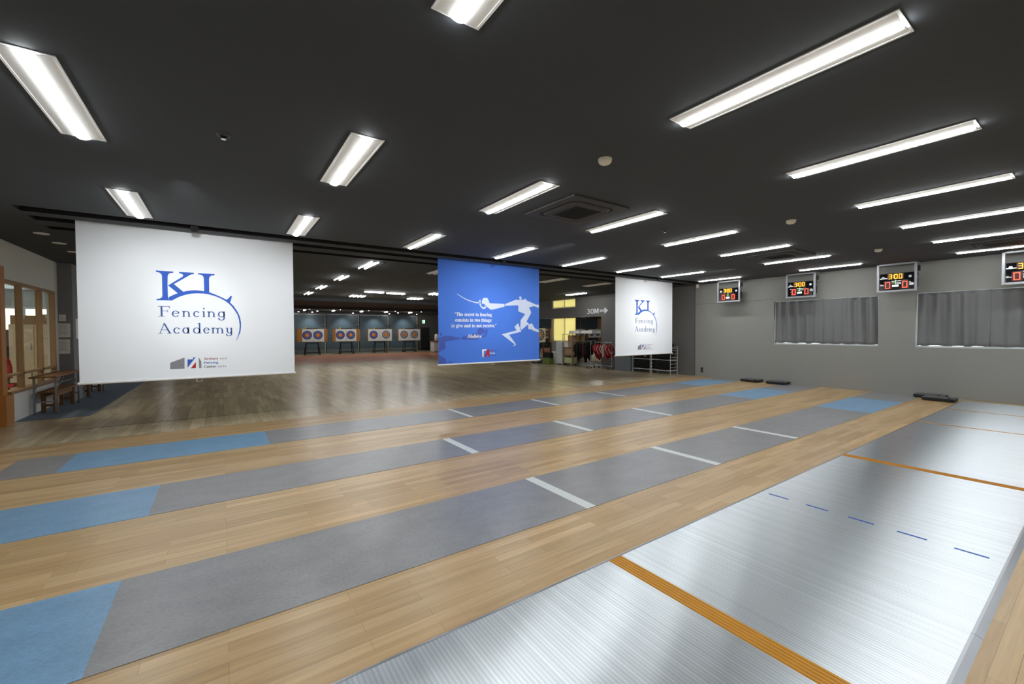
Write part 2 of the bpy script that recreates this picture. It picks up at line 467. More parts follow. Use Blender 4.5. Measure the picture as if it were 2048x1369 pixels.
ART = {
 'kl_stem': [(0.844,1.633),(1.05,1.63),(1.049,1.615),(1.007,1.605),(0.99,1.588),(0.981,1.56),(0.977,1.436),(0.979,1.25),(0.985,1.192),(1.024,1.188),(0.844,1.186),(0.843,1.205),(0.877,1.211),(0.901,1.225),(0.912,1.247),(0.913,1.265),(0.914,1.556),(0.908,1.581),(0.888,1.602),(0.845,1.613)],
 'kl_arm': [(1.118,1.631),(1.3,1.633),(1.3,1.613),(1.262,1.603),(1.225,1.574),(1.053,1.441),(1.164,1.329),(1.096,1.303),(0.983,1.417),(1.157,1.56),(1.168,1.578),(1.158,1.6),(1.117,1.613)],
 'kl_l': [(1.35,1.63),(1.563,1.632),(1.561,1.612),(1.521,1.604),(1.498,1.584),(1.49,1.551),(1.49,1.338),(1.423,1.349),(1.423,1.556),(1.416,1.583),(1.397,1.604),(1.35,1.613)],
 'kl_blade': [(0.986,1.237),(1.043,1.276),(1.096,1.303),(1.157,1.329),(1.214,1.346),(1.272,1.356),(1.331,1.36),(1.389,1.355),(1.423,1.353),(1.486,1.34),(1.554,1.312),(1.63,1.275),(1.715,1.229),(1.742,1.252),(1.767,1.291),(1.789,1.292),(1.782,1.258),(1.761,1.186),(1.808,1.131),(1.854,1.051),(1.889,0.965),(1.905,0.869),(1.905,0.792),(1.896,0.715),(1.872,0.643),(1.837,0.567),(1.834,0.572),(1.864,0.653),(1.881,0.735),(1.887,0.812),(1.88,0.898),(1.861,0.984),(1.822,1.059),(1.784,1.12),(1.745,1.166),(1.691,1.212),(1.63,1.25),(1.553,1.284),(1.478,1.305),(1.404,1.315),(1.33,1.314),(1.257,1.304),(1.184,1.282),(1.113,1.249),(1.056,1.211),(1.024,1.188),(0.985,1.192)],
 't_fencing': [(0.855,0.94),(1.69,0.947),(0.861,1.096)],
 't_academy': [(0.851,0.687),(1.792,0.682),(0.918,0.842)],
 'lg_a': [(0.986,0.237),(1.161,0.312),(1.158,0.14),(0.984,0.141)],
 'lg_blue': [(1.197,0.281),(1.265,0.281),(1.266,0.31),(1.297,0.31),(1.195,0.151)],
 'lg_red': [(1.301,0.237),(1.299,0.14),(1.235,0.141)],
 'lg_b': [(1.336,0.308),(1.368,0.244),(1.369,0.136),(1.34,0.138)],
 't_archery': [(1.403,0.266),(1.589,0.261),(1.404,0.308)],
 't_and': [(1.611,0.266),(1.698,0.264),(1.612,0.303)],
 't_fen': [(1.402,0.202),(1.588,0.199),(1.402,0.243)],
 't_cen': [(1.401,0.14),(1.562,0.135),(1.401,0.181)],
 't_aichi': [(1.581,0.139),(1.691,0.136),(1.582,0.18)],
 'f_head': [(2.114,1.513),(2.125,1.547),(2.152,1.559),(2.179,1.533),(2.19,1.478),(2.158,1.475),(2.131,1.487)],
 'f_torso': [(1.708,1.314),(1.714,1.357),(2.01,1.465),(2.172,1.472),(2.186,1.461),(2.316,1.505),(2.327,1.467),(2.625,1.372),(2.714,1.375),(2.713,1.29),(2.568,1.334),(2.412,1.298),(2.471,1.182),(2.461,1.142),(2.334,0.951),(2.404,0.901),(2.182,0.745),(2.142,0.805),(2.156,0.982),(2.294,1.128),(2.089,1.195),(2.09,1.321),(2.063,1.336)],
 'f_arm': [(1.28,1.358),(1.689,1.356),(1.691,1.292),(1.347,1.211),(1.304,1.214),(1.188,1.287),(1.14,1.327),(1.068,1.35),(1.074,1.402),(1.111,1.471),(1.214,1.48),(1.256,1.419)],
 'f_guard': [(1.035,1.44),(0.997,1.399),(1.014,1.307),(1.055,1.252),(1.115,1.217),(1.175,1.24),(1.194,1.303),(1.17,1.317),(1.152,1.275),(1.109,1.258),(1.061,1.288),(1.042,1.349)],
 'f_leg': [(2.081,0.909),(2.175,0.701),(1.814,0.631),(2.005,0.411),(2.009,0.378),(1.938,0.358),(1.931,0.369),(1.974,0.388),(1.958,0.412),(1.607,0.643),(2.033,0.734),(1.974,0.821)],
 'f_rear': [(2.376,0.879),(2.495,0.908),(2.58,0.79),(2.711,0.75),(2.711,0.682),(2.508,0.739),(2.48,0.762),(2.389,0.761)],
 'd_blade': [(1.209,0.735),(1.356,0.793),(1.482,0.856),(1.596,0.937),(1.706,1.035)],
 'f_blade': [(0.449,1.534),(0.547,1.478),(0.67,1.422),(0.795,1.385),(0.905,1.362),(1.034,1.357)],
 'd_head': [(0.034,0.657),(0.048,0.687),(0.065,0.69),(0.088,0.663),(0.079,0.63),(0.053,0.621),(0.039,0.63)],
 'd_body': [(0.011,0.575),(0.137,0.616),(0.299,0.619),(0.524,0.568),(0.527,0.541),(0.195,0.502),(0.15,0.47),(0.171,0.356),(0.008,0.265)],
 'd_low': [(0.008,0.214),(0.162,0.129),(0.193,0.023),(0.006,0.022)],
 'd_small': [(0.242,0.059),(0.272,0.073),(0.354,0.024),(0.242,0.025)],
 'd_arm': [(0.552,0.592),(0.949,0.679),(0.965,0.77),(1.03,0.805),(1.128,0.77),(1.177,0.699),(1.045,0.644),(0.963,0.525),(0.552,0.531)],
 'd_guard': [(1.202,0.799),(1.223,0.699),(1.185,0.614),(1.118,0.575),(1.061,0.594),(1.065,0.622),(1.124,0.612),(1.163,0.671),(1.177,0.785)],
 'l2_white': [(1.072,0.302),(1.194,0.302),(1.177,0.271),(1.118,0.27),(1.11,0.127),(1.078,0.125)],
 'l2_red': [(1.123,0.134),(1.221,0.301),(1.266,0.303),(1.273,0.131),(1.236,0.129),(1.23,0.201),(1.173,0.132)],
 't1': [(0.385,1.053),(1.338,1.085),(0.453,1.126)],
 't2': [(0.399,0.929),(1.337,0.954),(0.452,0.993)],
 't3': [(0.301,0.803),(1.463,0.831),(0.451,0.871)],
 't4': [(0.686,0.566),(1.058,0.573),(0.726,0.635)],
 'u1': [(1.282,0.254),(1.477,0.251),(1.282,0.299)],
 'u2': [(1.282,0.195),(1.468,0.193),(1.282,0.242)],
 'u3': [(1.281,0.142),(1.476,0.138),(1.281,0.178)],
}

# ================================================================== THE SETTING
XL, XR = -2.95, 13.18          # inner faces of the long walls of the fencing hall
YF, YB = -4.5, 34.0            # rear wall behind the camera, archery end wall
YZ = 8.25                      # boards change direction here
g = MB()
def fl(x0,x1,y0,y1,i): g.mat(i).quad((x0,y0,0),(x1,y0,0),(x1,y1,0),(x0,y1,0))
fl(XL-.3,XR+.3,YF-.3,YZ,0); fl(XL-.15,20.2,YZ,22.5,1); fl(-9.2,XL-.15,23.0,30.4,1); fl(XL-.15,20.2,22.5,30.4,2); fl(-9.2,20.2,30.4,YB+.3,1)
struct(g.build('floor', [WOODN, WOODF, REDF]))

# ceiling with three recessed slots running across the hall
g = MB()
xs = [-3.09, -2.07, 12.7, 20.2]; ys = [YF-.3, 7.60, 7.90, 8.15, 8.42, 8.80, 9.04, YB+.3]
for i in range(3):
    for j in range(7):
        a,b,c,d = xs[i],xs[i+1],ys[j],ys[j+1]
        if i == 1 and j in (1,3,5):
            z = H+.16
            g.mat(1).quad((a,c,z),(a,d,z),(b,d,z),(b,c,z))
            g.quad((a,c,H),(a,c,z),(b,c,z),(b,c,H)); g.quad((a,d,H),(b,d,H),(b,d,z),(a,d,z))
            g.quad((a,c,H),(a,d,H),(a,d,z),(a,c,z)); g.quad((b,c,H),(b,c,z),(b,d,z),(b,d,H))
        else:
            g.mat(0).quad((a,c,H),(a,d,H),(b,d,H),(b,c,H))
g.mat(0).box(-3.09,20.2,YF-.3,YB+.3,H+.2,H+.3).box(-9.2,-3.095,23.0,YB+.3,H,H+.3)
struct(g.build('ceiling', [CEIL, SLOT]))
g = MB().box(XL,20.2,19.9,20.35,H-.14,H-.002).box(-9.2,20.2,26.3,26.8,H-.16,H-.002)
struct(g.build('trim_1', CEIL))['label'] = 'dark downstand beams across the range ceiling'

# right wall with two curtained windows and two blind windows
W1 = (3.355, 5.71, 1.125, 2.355); W2 = (.34, 2.69, 1.115, 2.365)
W3 = (14.03, 15.64, 1.07, 2.175); W4 = (14.03, 15.66, 2.625, 3.025)
x0, x1 = XR, XR+.16
g = MB()
g.box(x0,x1,YF-.3,W2[0],0,H).box(x0,x1,W2[1],W1[0],0,H).box(x0,x1,W1[1],W3[0],0,H).box(x0,x1,W3[1]+.02,17.4,0,H)
g.box(x0,x1,W2[0],W2[1],0,W2[2]).box(x0,x1,W2[0],W2[1],W2[3],H)
g.box(x0,x1,W1[0],W1[1],0,W1[2]).box(x0,x1,W1[0],W1[1],W1[3],H)
g.box(x0,x1,W3[0],W3[1]+.02,0,W3[2]).box(x0,x1,W3[0],W3[1]+.02,W3[3],W4[2]).box(x0,x1,W3[0],W3[1]+.02,W4[3],H)
g.mat(1).box(XR-.004,XR,8.17,8.185,0,H).box(XR-.003,XR,5.72,8.17,2.412,2.42)
struct(g.build('wall_right', [WALLR, SOCK]))
# the darker stretch of the right wall beyond the seam
g = MB().box(XR-.012,XR-.001,8.19,12.40,0,H).box(XR-.012,XR-.001,12.40,14.025,2.18,H).box(XR-.012,XR-.001,14.025,15.66,2.18,2.615)\
    .box(XR-.012,XR-.001,15.68,17.4,2.18,H)
struct(g.build('trim_2', WALLD))['label'] = 'dark grey wall panelling beyond the seam'
struct(MB().box(-9.2,20.2,YB,YB+.15,0,H).build('wall_back', WALLD))
struct(MB().box(XL-.2,XR+.2,YF-.15,YF,0,H).build('wall_rear', WALLR))
struct(MB().box(20.0,20.2,17.2,YB,0,H).box(XR,20.2,17.4,17.55,0,H).build('trim_3', WALLD))['label'] = 'far side wall of the range'
struct(MB().box(-9.2,-9.0,23.0,YB,0,H).box(-9.2,-3.075,23.0,23.12,0,H).build('trim_4', TAN))['label'] = 'tan side walls of the range'

def window(n, W, x, depth, mull, parts_mat, label):
    y0,y1,z0,z1 = W
    t = .035
    fr = MB().box(x,x+.05,y0,y1,z0,z0+t).box(x,x+.05,y0,y1,z1-t,z1).box(x,x+.05,y0,y0+t,z0+t,z1-t).box(x,x+.05,y1-t,y1,z0+t,z1-t)
    for yy in mull: fr.box(x+.005,x+.045,yy-.02,yy+.02,z0+t,z1-t)
    o = struct(fr.build('window_%d' % n, parts_mat)); o['label'] = label
    MB().box(x+.022,x+.028,y0+t,y1-t,z0+t,z1-t).build('pane', GLASS, o)
    MB().box(XR+.001,x,y0,y1,z0,z0+.012).build('sill', WHITE, o)
    return o
window(1, W1, XR+.10, .1, [4.53], WHITE, 'window behind the curtains nearer the hanging screens')
window(2, W2, XR+.10, .1, [1.52], WHITE, 'window behind the curtains at the right edge')
window(3, W3, XR+.10, .1, [14.82], DKWOOD, 'tall window with yellow blinds')
window(4, W4, XR+.10, .1, [14.82], WHITE, 'high window strip with yellow blinds')

# left wall, its doorway and the office window
g = MB(); xa, xb = XL-.12, XL
g.box(xa,xb,YF-.3,9.35,0,H).box(xa,xb,9.35,10.30,2.12,H).box(xa,xb,10.30,12.99,2.40,H).box(xa,xb,12.99,23.1,0,H).box(xa,xb,10.42,12.99,0,.53)
g.mat(1).box(XL-.001,XL+.003,10.56,12.99,0,.53)
struct(g.build('wall_left', [WALLL, WHITE]))
# short grey return wall (pillar) past the window
struct(MB().box(-3.0,-2.72,13.2,14.3,0,H).build('trim_5', PILLAR))['label'] = 'grey pillar with pinned sheets'
d = struct(MB().box(XL-.09,XL-.05,9.40,10.24,0,2.1).build('door_1', ORWOOD)); d['label'] = 'orange wooden door at the left edge'
MB().box(XL-.14,XL+.02,10.24,10.42,.50,2.62).box(XL-.14,XL+.05,10.24,10.55,0,.50).build('frame', ORWOOD, d)
fr = MB(); xa, xb = XL-.07, XL+.012
fr.box(xa,xb,10.42,12.99,2.36,2.42).box(xa-.02,xb+.05,10.42,12.99,.50,.55).box(xa,xb,10.42,12.99,.79,.83)
for yy in (11.16, 12.16, 12.95): fr.box(xa,xb,yy-.03,yy+.03,.55,2.36)
o = struct(fr.build('window_5', TRIM)); o['label'] = 'wood framed office window in the left wall'
for a,b in ((10.42,11.13),(11.19,12.13),(12.19,12.92)):
    MB().box(XL-.05,XL-.045,a,b,.83,2.36).build('pane', GLASS, o)
    MB().box(XL-.05,XL-.045,a,b,.55,.79).build('pane', GLASS, o)
# the office behind it
ox0, ox1, oy0, oy1, oh = -7.0, XL-.12, 8.6, 17.0, 2.72
g = MB()
g.box(ox0-.1,ox0,oy0,oy1,0,oh).box(ox0-.1,ox1,oy0-.1,oy0,0,oh).box(ox0-.1,ox1,oy0-.1,oy1+.1,oh,oh+.1)
wz0, wz1, wxa, wxb = 1.05, 2.26, -6.2, -3.3
g.box(ox0,wxa,oy1,oy1+.1,0,oh).box(wxb,ox1,oy1,oy1+.1,0,oh).box(wxa,wxb,oy1,oy1+.1,0,wz0).box(wxa,wxb,oy1,oy1+.1,wz1,oh)
g.mat(1).quad((ox0,oy0,.004),(ox1,oy0,.004),(ox1,oy1,.004),(ox0,oy1,.004))
struct(g.build('trim_6', [WALLL, CARPET]))['label'] = 'office room behind the glass'
fr = MB().box(wxa,wxb,oy1+.02,oy1+.08,wz0,wz0+.05).box(wxa,wxb,oy1+.02,oy1+.08,wz1-.06,wz1)
for xx in (wxa+.03,-5.3,-4.45,-3.95,wxb-.03): fr.box(xx-.03,xx+.03,oy1+.02,oy1+.08,wz0+.05,wz1-.06)
o = struct(fr.build('window_6', WHITE)); o['label'] = 'bright window at the end of the office'
MB().box(wxa,wxb,oy1+.045,oy1+.05,wz0+.05,wz1-.06).build('pane', GLASS, o)
t = tag(MB().box(-5.2,-4.6,10.2,11.4,oh-.05,oh-.001).build('office_ceiling_light', WHITE), 'square light on the office ceiling behind the glass', 'ceiling light')
MB().box(-5.16,-4.64,10.24,11.36,oh-.056,oh-.05).build('diffuser', EM_OFF, t)

# carpet in the left corner
tag(MB().box(XL+.004,-2.02,10.72,17.6,.001,.007).build('carpet', CARPET), 'blue grey carpet laid under the tables along the left wall', 'carpet')

# green court line on the range boards
tag(MB().box(-1.96,1.9,9.28,9.305,.0008,.0016).build('floor_line', mat('green_tape',(86,128,58),.5)), 'thin green line across the boards in front of the left screen', 'floor line')

# ================================================================== FENCING STRIPS
def strip(y0, y1, zones, lines, x0, label, rounded=False):
    t = thing('fencing_strip', (x0, (y0+y1)/2, 0), label, 'fencing strip', 'grey and blue fencing strips')
    x = x0
    for (a, b) in zones:
        MB().box(x, a, y0, y1, .0008, .003).build('grey_section', VGREY, t)
        o = MB().box(a, b, y0, y1, .0008, .003).build('warning_zone', VBLUE, t); o['label'] = 'blue warning zone'
        x = b
    MB().box(x, XR-.03, y0, y1, .0008, .003).build('grey_section', VGREY, t)
    for a, b in lines:
        o = MB().box(a, b, y0, y1, .003, .0042).build('line', VWHITE, t); o['label'] = 'white line'
    return t
LN = [(2.518,2.622),(4.525,4.629),(6.53,6.632)]
strip(2.538, 3.425, [(-2.55,-.5285),(9.68,11.65)], LN, -2.9, 'grey and blue floor strip nearest the metal strip')
strip(4.521, 5.388, [(-2.55,-.5285),(9.66,11.63)], LN, -2.9, 'middle of the three grey and blue floor strips')
strip(6.499, 7.419, [(-1.516,.509),(10.86,12.5)], [(3.579,3.66),(5.60,5.685),(7.63,7.71)], -2.02, 'grey and blue floor strip farthest from the camera, nearest the hanging screens')

t = thing('metal_strip', (5, 1.12, 0), 'ridged metal fencing strip with orange bands in the right foreground', 'fencing strip')
xm0, xm1 = -2.9, 12.85
cuts = [(-3.24,-3.19),(-1.18,-1.13),(2.041,2.158),(6.062,6.18),(9.315,9.37),(11.27,11.325)]
x = xm0
for a, b in cuts[1:]:
    MB().box(x, a, .392, 1.862, .001, .012).build('deck_panel', METAL, t)
    o = MB().box(a, b, .392, 1.862, .001, .0125)
    if b-a > .1:
        for k in range(5):
            xx = a + (b-a)*(k+.5)/5; o.box(xx-.006, xx+.006, .392, 1.862, .0125, .0145)
    o.build('orange_band', ORANGE, t); x = b
MB().box(x, xm1, .392, 1.862, .001, .012).build('deck_panel', METAL, t)
def rail(ya, yb):
    s = 1 if yb > ya else -1
    g = MB()
    for k in range(8):
        a = xm0 + (xm1-xm0)*k/8; b = a + (xm1-xm0)/8 - .003
        g.add([(a,ya,.0005),(b,ya,.0005),(b,yb-s*.012,.0138),(a,yb-s*.012,.0138),(a,yb,.0138),(b,yb,.0138),(a,yb,.001),(b,yb,.001)],
              [(0,1,2,3) if s > 0 else (3,2,1,0), (3,2,5,4) if s > 0 else (4,5,2,3), (4,5,7,6), (0,3,4,6), (1,7,5,2)])
    g.build('edge_rail', RAIL, t)
rail(.352, .392); rail(1.892, 1.862)
for k in range(5):
    yy = .46 + .295*k
    MB().box(4.082, 4.104, yy, yy+.16, .012, .0135).build('centre_dash', BLUETAPE, t)

# ================================================================== CEILING LIGHTS
def make_light(w, l, bars, em, name, lbl, refl=None, trim=None):
    refl = refl or REFL; trim = trim or WHITE
    t = thing(name, (0,0,H), lbl, 'ceiling light')
    e = .014
    g = MB()
    # shallow white trough: end caps, side rims and two sloping reflector wings
    g.box(-w/2,w/2,-l/2,-l/2+e,H-.006,H-.001).box(-w/2,w/2,l/2-e,l/2,H-.006,H-.001)
    g.box(-w/2,-w/2+e,-l/2+e,l/2-e,H-.006,H-.001).box(w/2-e,w/2,-l/2+e,l/2-e,H-.006,H-.001)
    g.build('frame', trim, t)
    bw = .042 if len(bars) == 1 else .016
    edges = sorted([-w/2+e] + [v for c in bars for v in (c-bw, c+bw)] + [w/2-e])
    for i in range(0, len(edges), 2):
        a, b = edges[i], edges[i+1]
        if b-a < .005: continue
        n = 6; vs = []
        for k in range(n+1):
            u = k/n; zz = H-.003 - .012*(u if i == 0 else (1-u) if i == len(edges)-2 else 4*u*(1-u)*.5)
            vs += [(a+(b-a)*u, -l/2+e, zz), (a+(b-a)*u, l/2-e, zz)]
        MB().add(vs, [(2*k, 2*k+2, 2*k+3, 2*k+1) for k in range(n)][::1], True).build('reflector', refl, t)
    for c in bars:
        n = 10; vs = []
        for yy in (-l/2+.02, l/2-.02):
            for k in range(n+1):
                a = PI*k/n; vs.append((c-bw*math.cos(a), yy, H-.008-.022*math.sin(a)))
        fs = [(k, k+1, n+2+k, n+1+k) for k in range(n)] + [tuple(range(n+1))[::-1], tuple(range(n+1, 2*n+2))]
        MB().add(vs, fs, False).build('light_bar', em, t)
    return t
CX = [-.875, .982, 2.86, 4.74, 6.60, 8.46, 10.32, 12.19]
ROWS = [(-1.5,'row behind the camera'), (1.27,'row nearest the camera'), (4.055,'middle row of lights'), (6.81,'row just before the hanging screens')]
ORD = ['first','second','third','fourth','fifth','sixth','seventh','eighth']
proto = None
for ri, (ry, rn) in enumerate(ROWS):
    for ci, cx in enumerate(CX):
        lb = 'long white ceiling light, %s from left in the %s' % (ORD[ci], rn)
        if proto is None:
            proto = o = make_light(.262, 1.272, [0], EM_BAR, 'ceiling_light', lb)
            o.location = (cx, ry, H)
        else: o = copy_thing(proto, (cx, ry, H), lb)
        o['group'] = 'white ceiling lights over the fencing strips'
# archery side: twin tube lights
tw = None
for k, (x, y) in enumerate([(2.82,9.82),(2.82,12.47),(2.82,15.37),(2.82,17.92),(2.82,20.65),(11.95,12.65)]):
    lb = ['twin tube light nearest the left screen, beyond the slots','second twin tube light beyond the left screen','third twin tube light beyond the left screen',
          'fourth twin tube light beyond the left screen','farthest twin tube light beyond the left screen','lit ceiling light left of the right screen, over the clothes racks'][k]
    if tw is None: tw = o = make_light(.36, 1.1, [-.11,.03], EM_FAR, 'ceiling_light', lb, PLATE, PLATE); o.location = (x,y,H)
    else: o = copy_thing(tw, (x,y,H), lb)
    o['group'] = 'twin tube lights over the archery range'
off = None
for k, (x, y) in enumerate([(8.25,9.75),(10.2,9.82),(4.6,9.85)]):
    lb = ['unlit ceiling light just right of the blue screen','unlit ceiling light midway between the blue and right screens','unlit ceiling light at the left edge of the blue screen'][k]
    if off is None: off = o = make_light(.34, 1.1, [-.085,.06], REFL, 'ceiling_light', lb); o.location = (x,y,H)
    else: o = copy_thing(off, (x,y,H), lb)
    o['group'] = 'unlit lights beyond the screens'
tr = None
for k, (x, y) in enumerate([(4.75,16.0),(5.62,16.12)]):
    lb = ['crosswise ceiling light, left of an end-to-end pair over the range','crosswise ceiling light, right of an end-to-end pair over the range'][k]
    if tr is None:
        tr = o = thing('ceiling_light', (x,y,H), lb, 'ceiling light')
        MB().box(x-.4,x+.4,y-.15,y+.15,H-.012,H-.001).build('frame', PLATE, o)
        for s in (-.06,.07): MB().tube([(x-.34,y+s,H-.03),(x+.34,y+s,H-.03)], .016, 8).build('light_bar', EM_FAR, o)
    else: o = copy_thing(tr, (x,y,H), lb)
    o['group'] = 'crosswise lights over the range'
sq = None
for k, (x, y) in enumerate([(4.68,18.15),(7.2,18.15),(7.1,20.7),(7.1,15.5)]):
    lb = ['square ceiling light left of the crosswise pair','square ceiling light beside the blue screen, second in line','square ceiling light beside the blue screen, farthest in its line','square ceiling light at the left edge of the blue screen, nearest in its line'][k]
    if sq is None:
        sq = o = thing('ceiling_light', (x,y,H), lb, 'ceiling light')
        MB().box(x-.36,x+.36,y-.36,y+.36,H-.012,H-.001).build('frame', PLATE, o)
        for s in (-.24,-.08,.08,.24): MB().tube([(x+s,y-.3,H-.03),(x+s,y+.3,H-.03)], .018, 8).build('light_bar', EM_FAR, o)
    else: o = copy_thing(sq, (x,y,H), lb)
    o['group'] = 'square lights over the range'
rw = None
for k, (x, y) in enumerate([(4.53,28.4),(6.37,28.4),(8.17,28.4),(9.98,28.4),(11.9,28.4),(4.55,30.6),(6.34,30.6),(8.21,30.6),(9.96,30.6),(11.81,30.6),(-2.5,29.5),(-6.0,29.5)]):  # last two are added to light the tan wall in the mirror
    lb = 'added ceiling light over the unseen left side of the range, %s' % ('nearer the middle' if k == 10 else 'by the tan wall') if k > 9 else 'small bright ceiling light near the targets, %s from the left in the %s row' % (ORD[k % 5], 'nearer' if k < 5 else 'farther')
    if rw is None:
        rw = o = thing('ceiling_light', (x,y,H), lb, 'ceiling light')
        MB().box(x-.19,x+.19,y-.35,y+.35,H-.012,H-.001).build('frame', PLATE, o)
        MB().tube([(x-.05,y-.3,H-.04),(x-.05,y+.3,H-.04)], .03, 8).build('light_bar', EM_FAR, o)
    else: o = copy_thing(rw, (x,y,H), lb)
    o['group'] = 'small lights near the targets'
dl = None
for k, (x, y) in enumerate([(4.5,33.3),(5.42,33.45),(8.3,33.5),(11.07,33.4),(5.44,31.6),(11.15,31.6),(13.4,33.4)]):
    lb = 'tiny ceiling spot over the targets, %s of seven from the left' % ORD[[0,1,3,4,2,5,6][k]]
    if dl is None:
        dl = o = thing('ceiling_spot', (x,y,H), lb, 'ceiling spot')
        MB().cyl((x,y),.07,H-.03,H-.001,14).build('housing', BLACK, o)
        MB().cyl((x,y),.05,H-.036,H-.03,14).build('lens', EM_SPOT, o)
    else: o = copy_thing(dl, (x,y,H), lb)
    o['group'] = 'tiny spots over the targets'
for k, x in enumerate((5.3, 7.6, 10.0, 12.4)):
    ld = bpy.data.lights.new('panel_wash', 'SPOT'); ld.energy = 22; ld.spot_size = 1.5; ld.spot_blend = 1; ld.color = (.86,.95,1); ld.shadow_soft_size = .06
    lo = bpy.data.objects.new('panel_wash', ld); COL.objects.link(lo); lo.location = (x, 33.05, H-.06); lo.rotation_euler = (.5, 0, 0)

# ceiling fittings
t = None
for k, (x, y, s) in enumerate([(3.77,4.0,1),(9.45,4.0,1),(11.4,1.2,1)]):
    lb = ['dark square ceiling air conditioner between the first lights of the middle row','dark ceiling air conditioner at the right end of the middle row','dark ceiling air conditioner at the right edge above the scoreboards'][k]
    if t is None:
        t = o = thing('air_conditioner', (x,y,H), lb, 'air conditioner')
        g = MB().box(x-.475,x+.475,y-.475,y+.475,H-.022,H-.001); g.build('panel', ACG, o, .006)
        def rr(a, z, r=.12, n=5):
            out = []
            for cx2, cy2, a0 in ((a-r,a-r,0),(-a+r,a-r,PI/2),(-a+r,-a+r,PI),(a-r,-a+r,1.5*PI)):
                for q in range(n+1): th = a0 + PI/2*q/n; out.append((x+cx2+r*math.cos(th), y+cy2+r*math.sin(th), z))
            return out
        A = rr(.365,H-.0225); B = rr(.335,H-.0225); n = len(A)
        MB().add(A+B, [(i,(i+1)%n,n+(i+1)%n,n+i) for i in range(n)]).build('air_slot', SLOT, o)
        A = rr(.33,H-.023); B = rr(.31,H-.036)
        MB().add(A+B, [(i,(i+1)%n,n+(i+1)%n,n+i) for i in range(n)]+[tuple(range(n,2*n))]).build('centre_cover', ACG, o)
        g = MB().box(x-.22,x+.22,y-.22,y+.22,H-.042,H-.036)
        for q in range(14): yy = y-.2+.4*q/13; g.box(x-.2,x+.2,yy-.006,yy+.006,H-.047,H-.042)
        g.build('grille', ACD, o)
    else: o = copy_thing(t, (x,y,H), lb)
    o['group'] = 'ceiling air conditioners'
t = None
for k, (x, y) in enumerate([(2.873,2.67),(6.635,2.666),(10.40,2.664)]):
    lb = ['ivory round smoke detector nearest the camera','ivory round smoke detector, second of three in line','ivory round smoke detector farthest from the camera, by the right wall'][k]
    if t is None:
        t = o = thing('smoke_detector', (x,y,H), lb, 'smoke detector')
        MB().cyl((x,y),.062,H-.016,H-.001,20).build('base', IVORY, o)
        MB().lathe((x,y),[(.058,H-.016),(.058,H-.03),(.045,H-.044),(.03,H-.05),(0.0,H-.051)],20).build('cap', IVORY, o)
    else: o = copy_thing(t, (x,y,H), lb)
    o['group'] = 'smoke detectors'
t = None
for k, (x, y) in enumerate([(-2.275,9.5),(-2.27,10.34),(-2.29,11.3)]):
    lb = 'round white ceiling downlight over the left corner, %s of three' % ['nearest','second','farthest'][k]
    if t is None:
        t = o = thing('downlight', (x,y,H), lb, 'downlight')
        MB().lathe((x,y),[(.09,H-.001),(.088,H-.008),(.07,H-.008),(.06,H-.002)],20).build('ring', WHITE, o)
        MB().cyl((x,y),.06,H-.004,H-.0015,20).build('lens', PAPER, o)
    else: o = copy_thing(t, (x,y,H), lb)
    o['group'] = 'round downlights over the left corner'
t = thing('ceiling_nozzle', (.034,4.034,H), 'small round ceiling fitting with a bright tip above the left screen', 'sprinkler')
MB().lathe((.034,4.034),[(.05,H-.001),(.046,H-.01),(.025,H-.014)],16).build('rose', ACG, t); MB().cyl((.034,4.034),.018,H-.035,H-.012,12,.012).build('tip', CHROME, t)
copy_thing(t, (5.65,4.016,H), 'small round ceiling fitting with a bright tip between the middle row lights')
t = thing('ceiling_camera', (13.02,8.0,H), 'small white dome hanging from the ceiling near the right wall seam', 'camera')
MB().cyl((13.02,8.0),.045,H-.05,H-.001,16).build('mount', WHITE, t)
MB().lathe((13.02,8.0),[(.05,H-.05),(.055,H-.08),(.04,H-.12),(.0,H-.135)],16).build('dome', IVORY, t)

# ================================================================== HANGING SCREENS
YS = 8.23
XD, ZD = (1,0,0), (0,0,1)
def screen(xl, w, label, fab, kind):
    z0, z1 = .82, H+.12
    t = thing('hanging_screen', (xl+w/2, YS, .79), label, 'hanging screen', 'fencing academy screens hung from the ceiling slot')
    n = 24; vs = []
    for i in range(n+1):
        u = i/n; yy = YS + .006*math.sin(u*PI*3)*(1 if kind == 'kl' else .6)
        vs += [(xl+w*u, YS, z0), (xl+w*u, YS, z1), (xl+w*u, YS+.004, z0), (xl+w*u, YS+.004, z1)]
    fs = []
    for i in range(n):
        a = 4*i; fs += [(a,a+4,a+5,a+1), (a+2,a+3,a+7,a+6)]
    fs += [(0,1,3,2), (4*n,4*n+2,4*n+3,4*n+1)]
    MB().add(vs, fs).build('fabric', fab, t)
    g = MB().tube([(xl-.008,YS+.002,z0-.012),(xl+w+.008,YS+.002,z0-.012)], .018, 12); g.build('bottom_bar', WHITE, t)
    for xx in (xl-.01, xl+w+.01):
        o = MB().tube([(xx-.006,YS+.002,z0-.012),(xx+.006,YS+.002,z0-.012)], .022, 12); o.build('end_cap', WHITE, t)
    MB().tube([(xl-.02,YS+.002,H+.13),(xl+w+.02,YS+.002,H+.13)], .0295, 12).build('roller', BLACK, t)
    hx = xl+w/2
    g = MB().tube([(hx-.03,YS,z0-.028),(hx-.042,YS,z0-.068),(hx+.042,YS,z0-.068),(hx+.03,YS,z0-.028)], .006, 8)
    g.build('pull_handle', WHITE, t)
    return t
def art(name, key, m, t, org, k=0):
    MB().prism(ART[key], (org[0], org[1]-.0006-.0003*k, org[2]), XD, ZD, .0006).build(name, m, t)
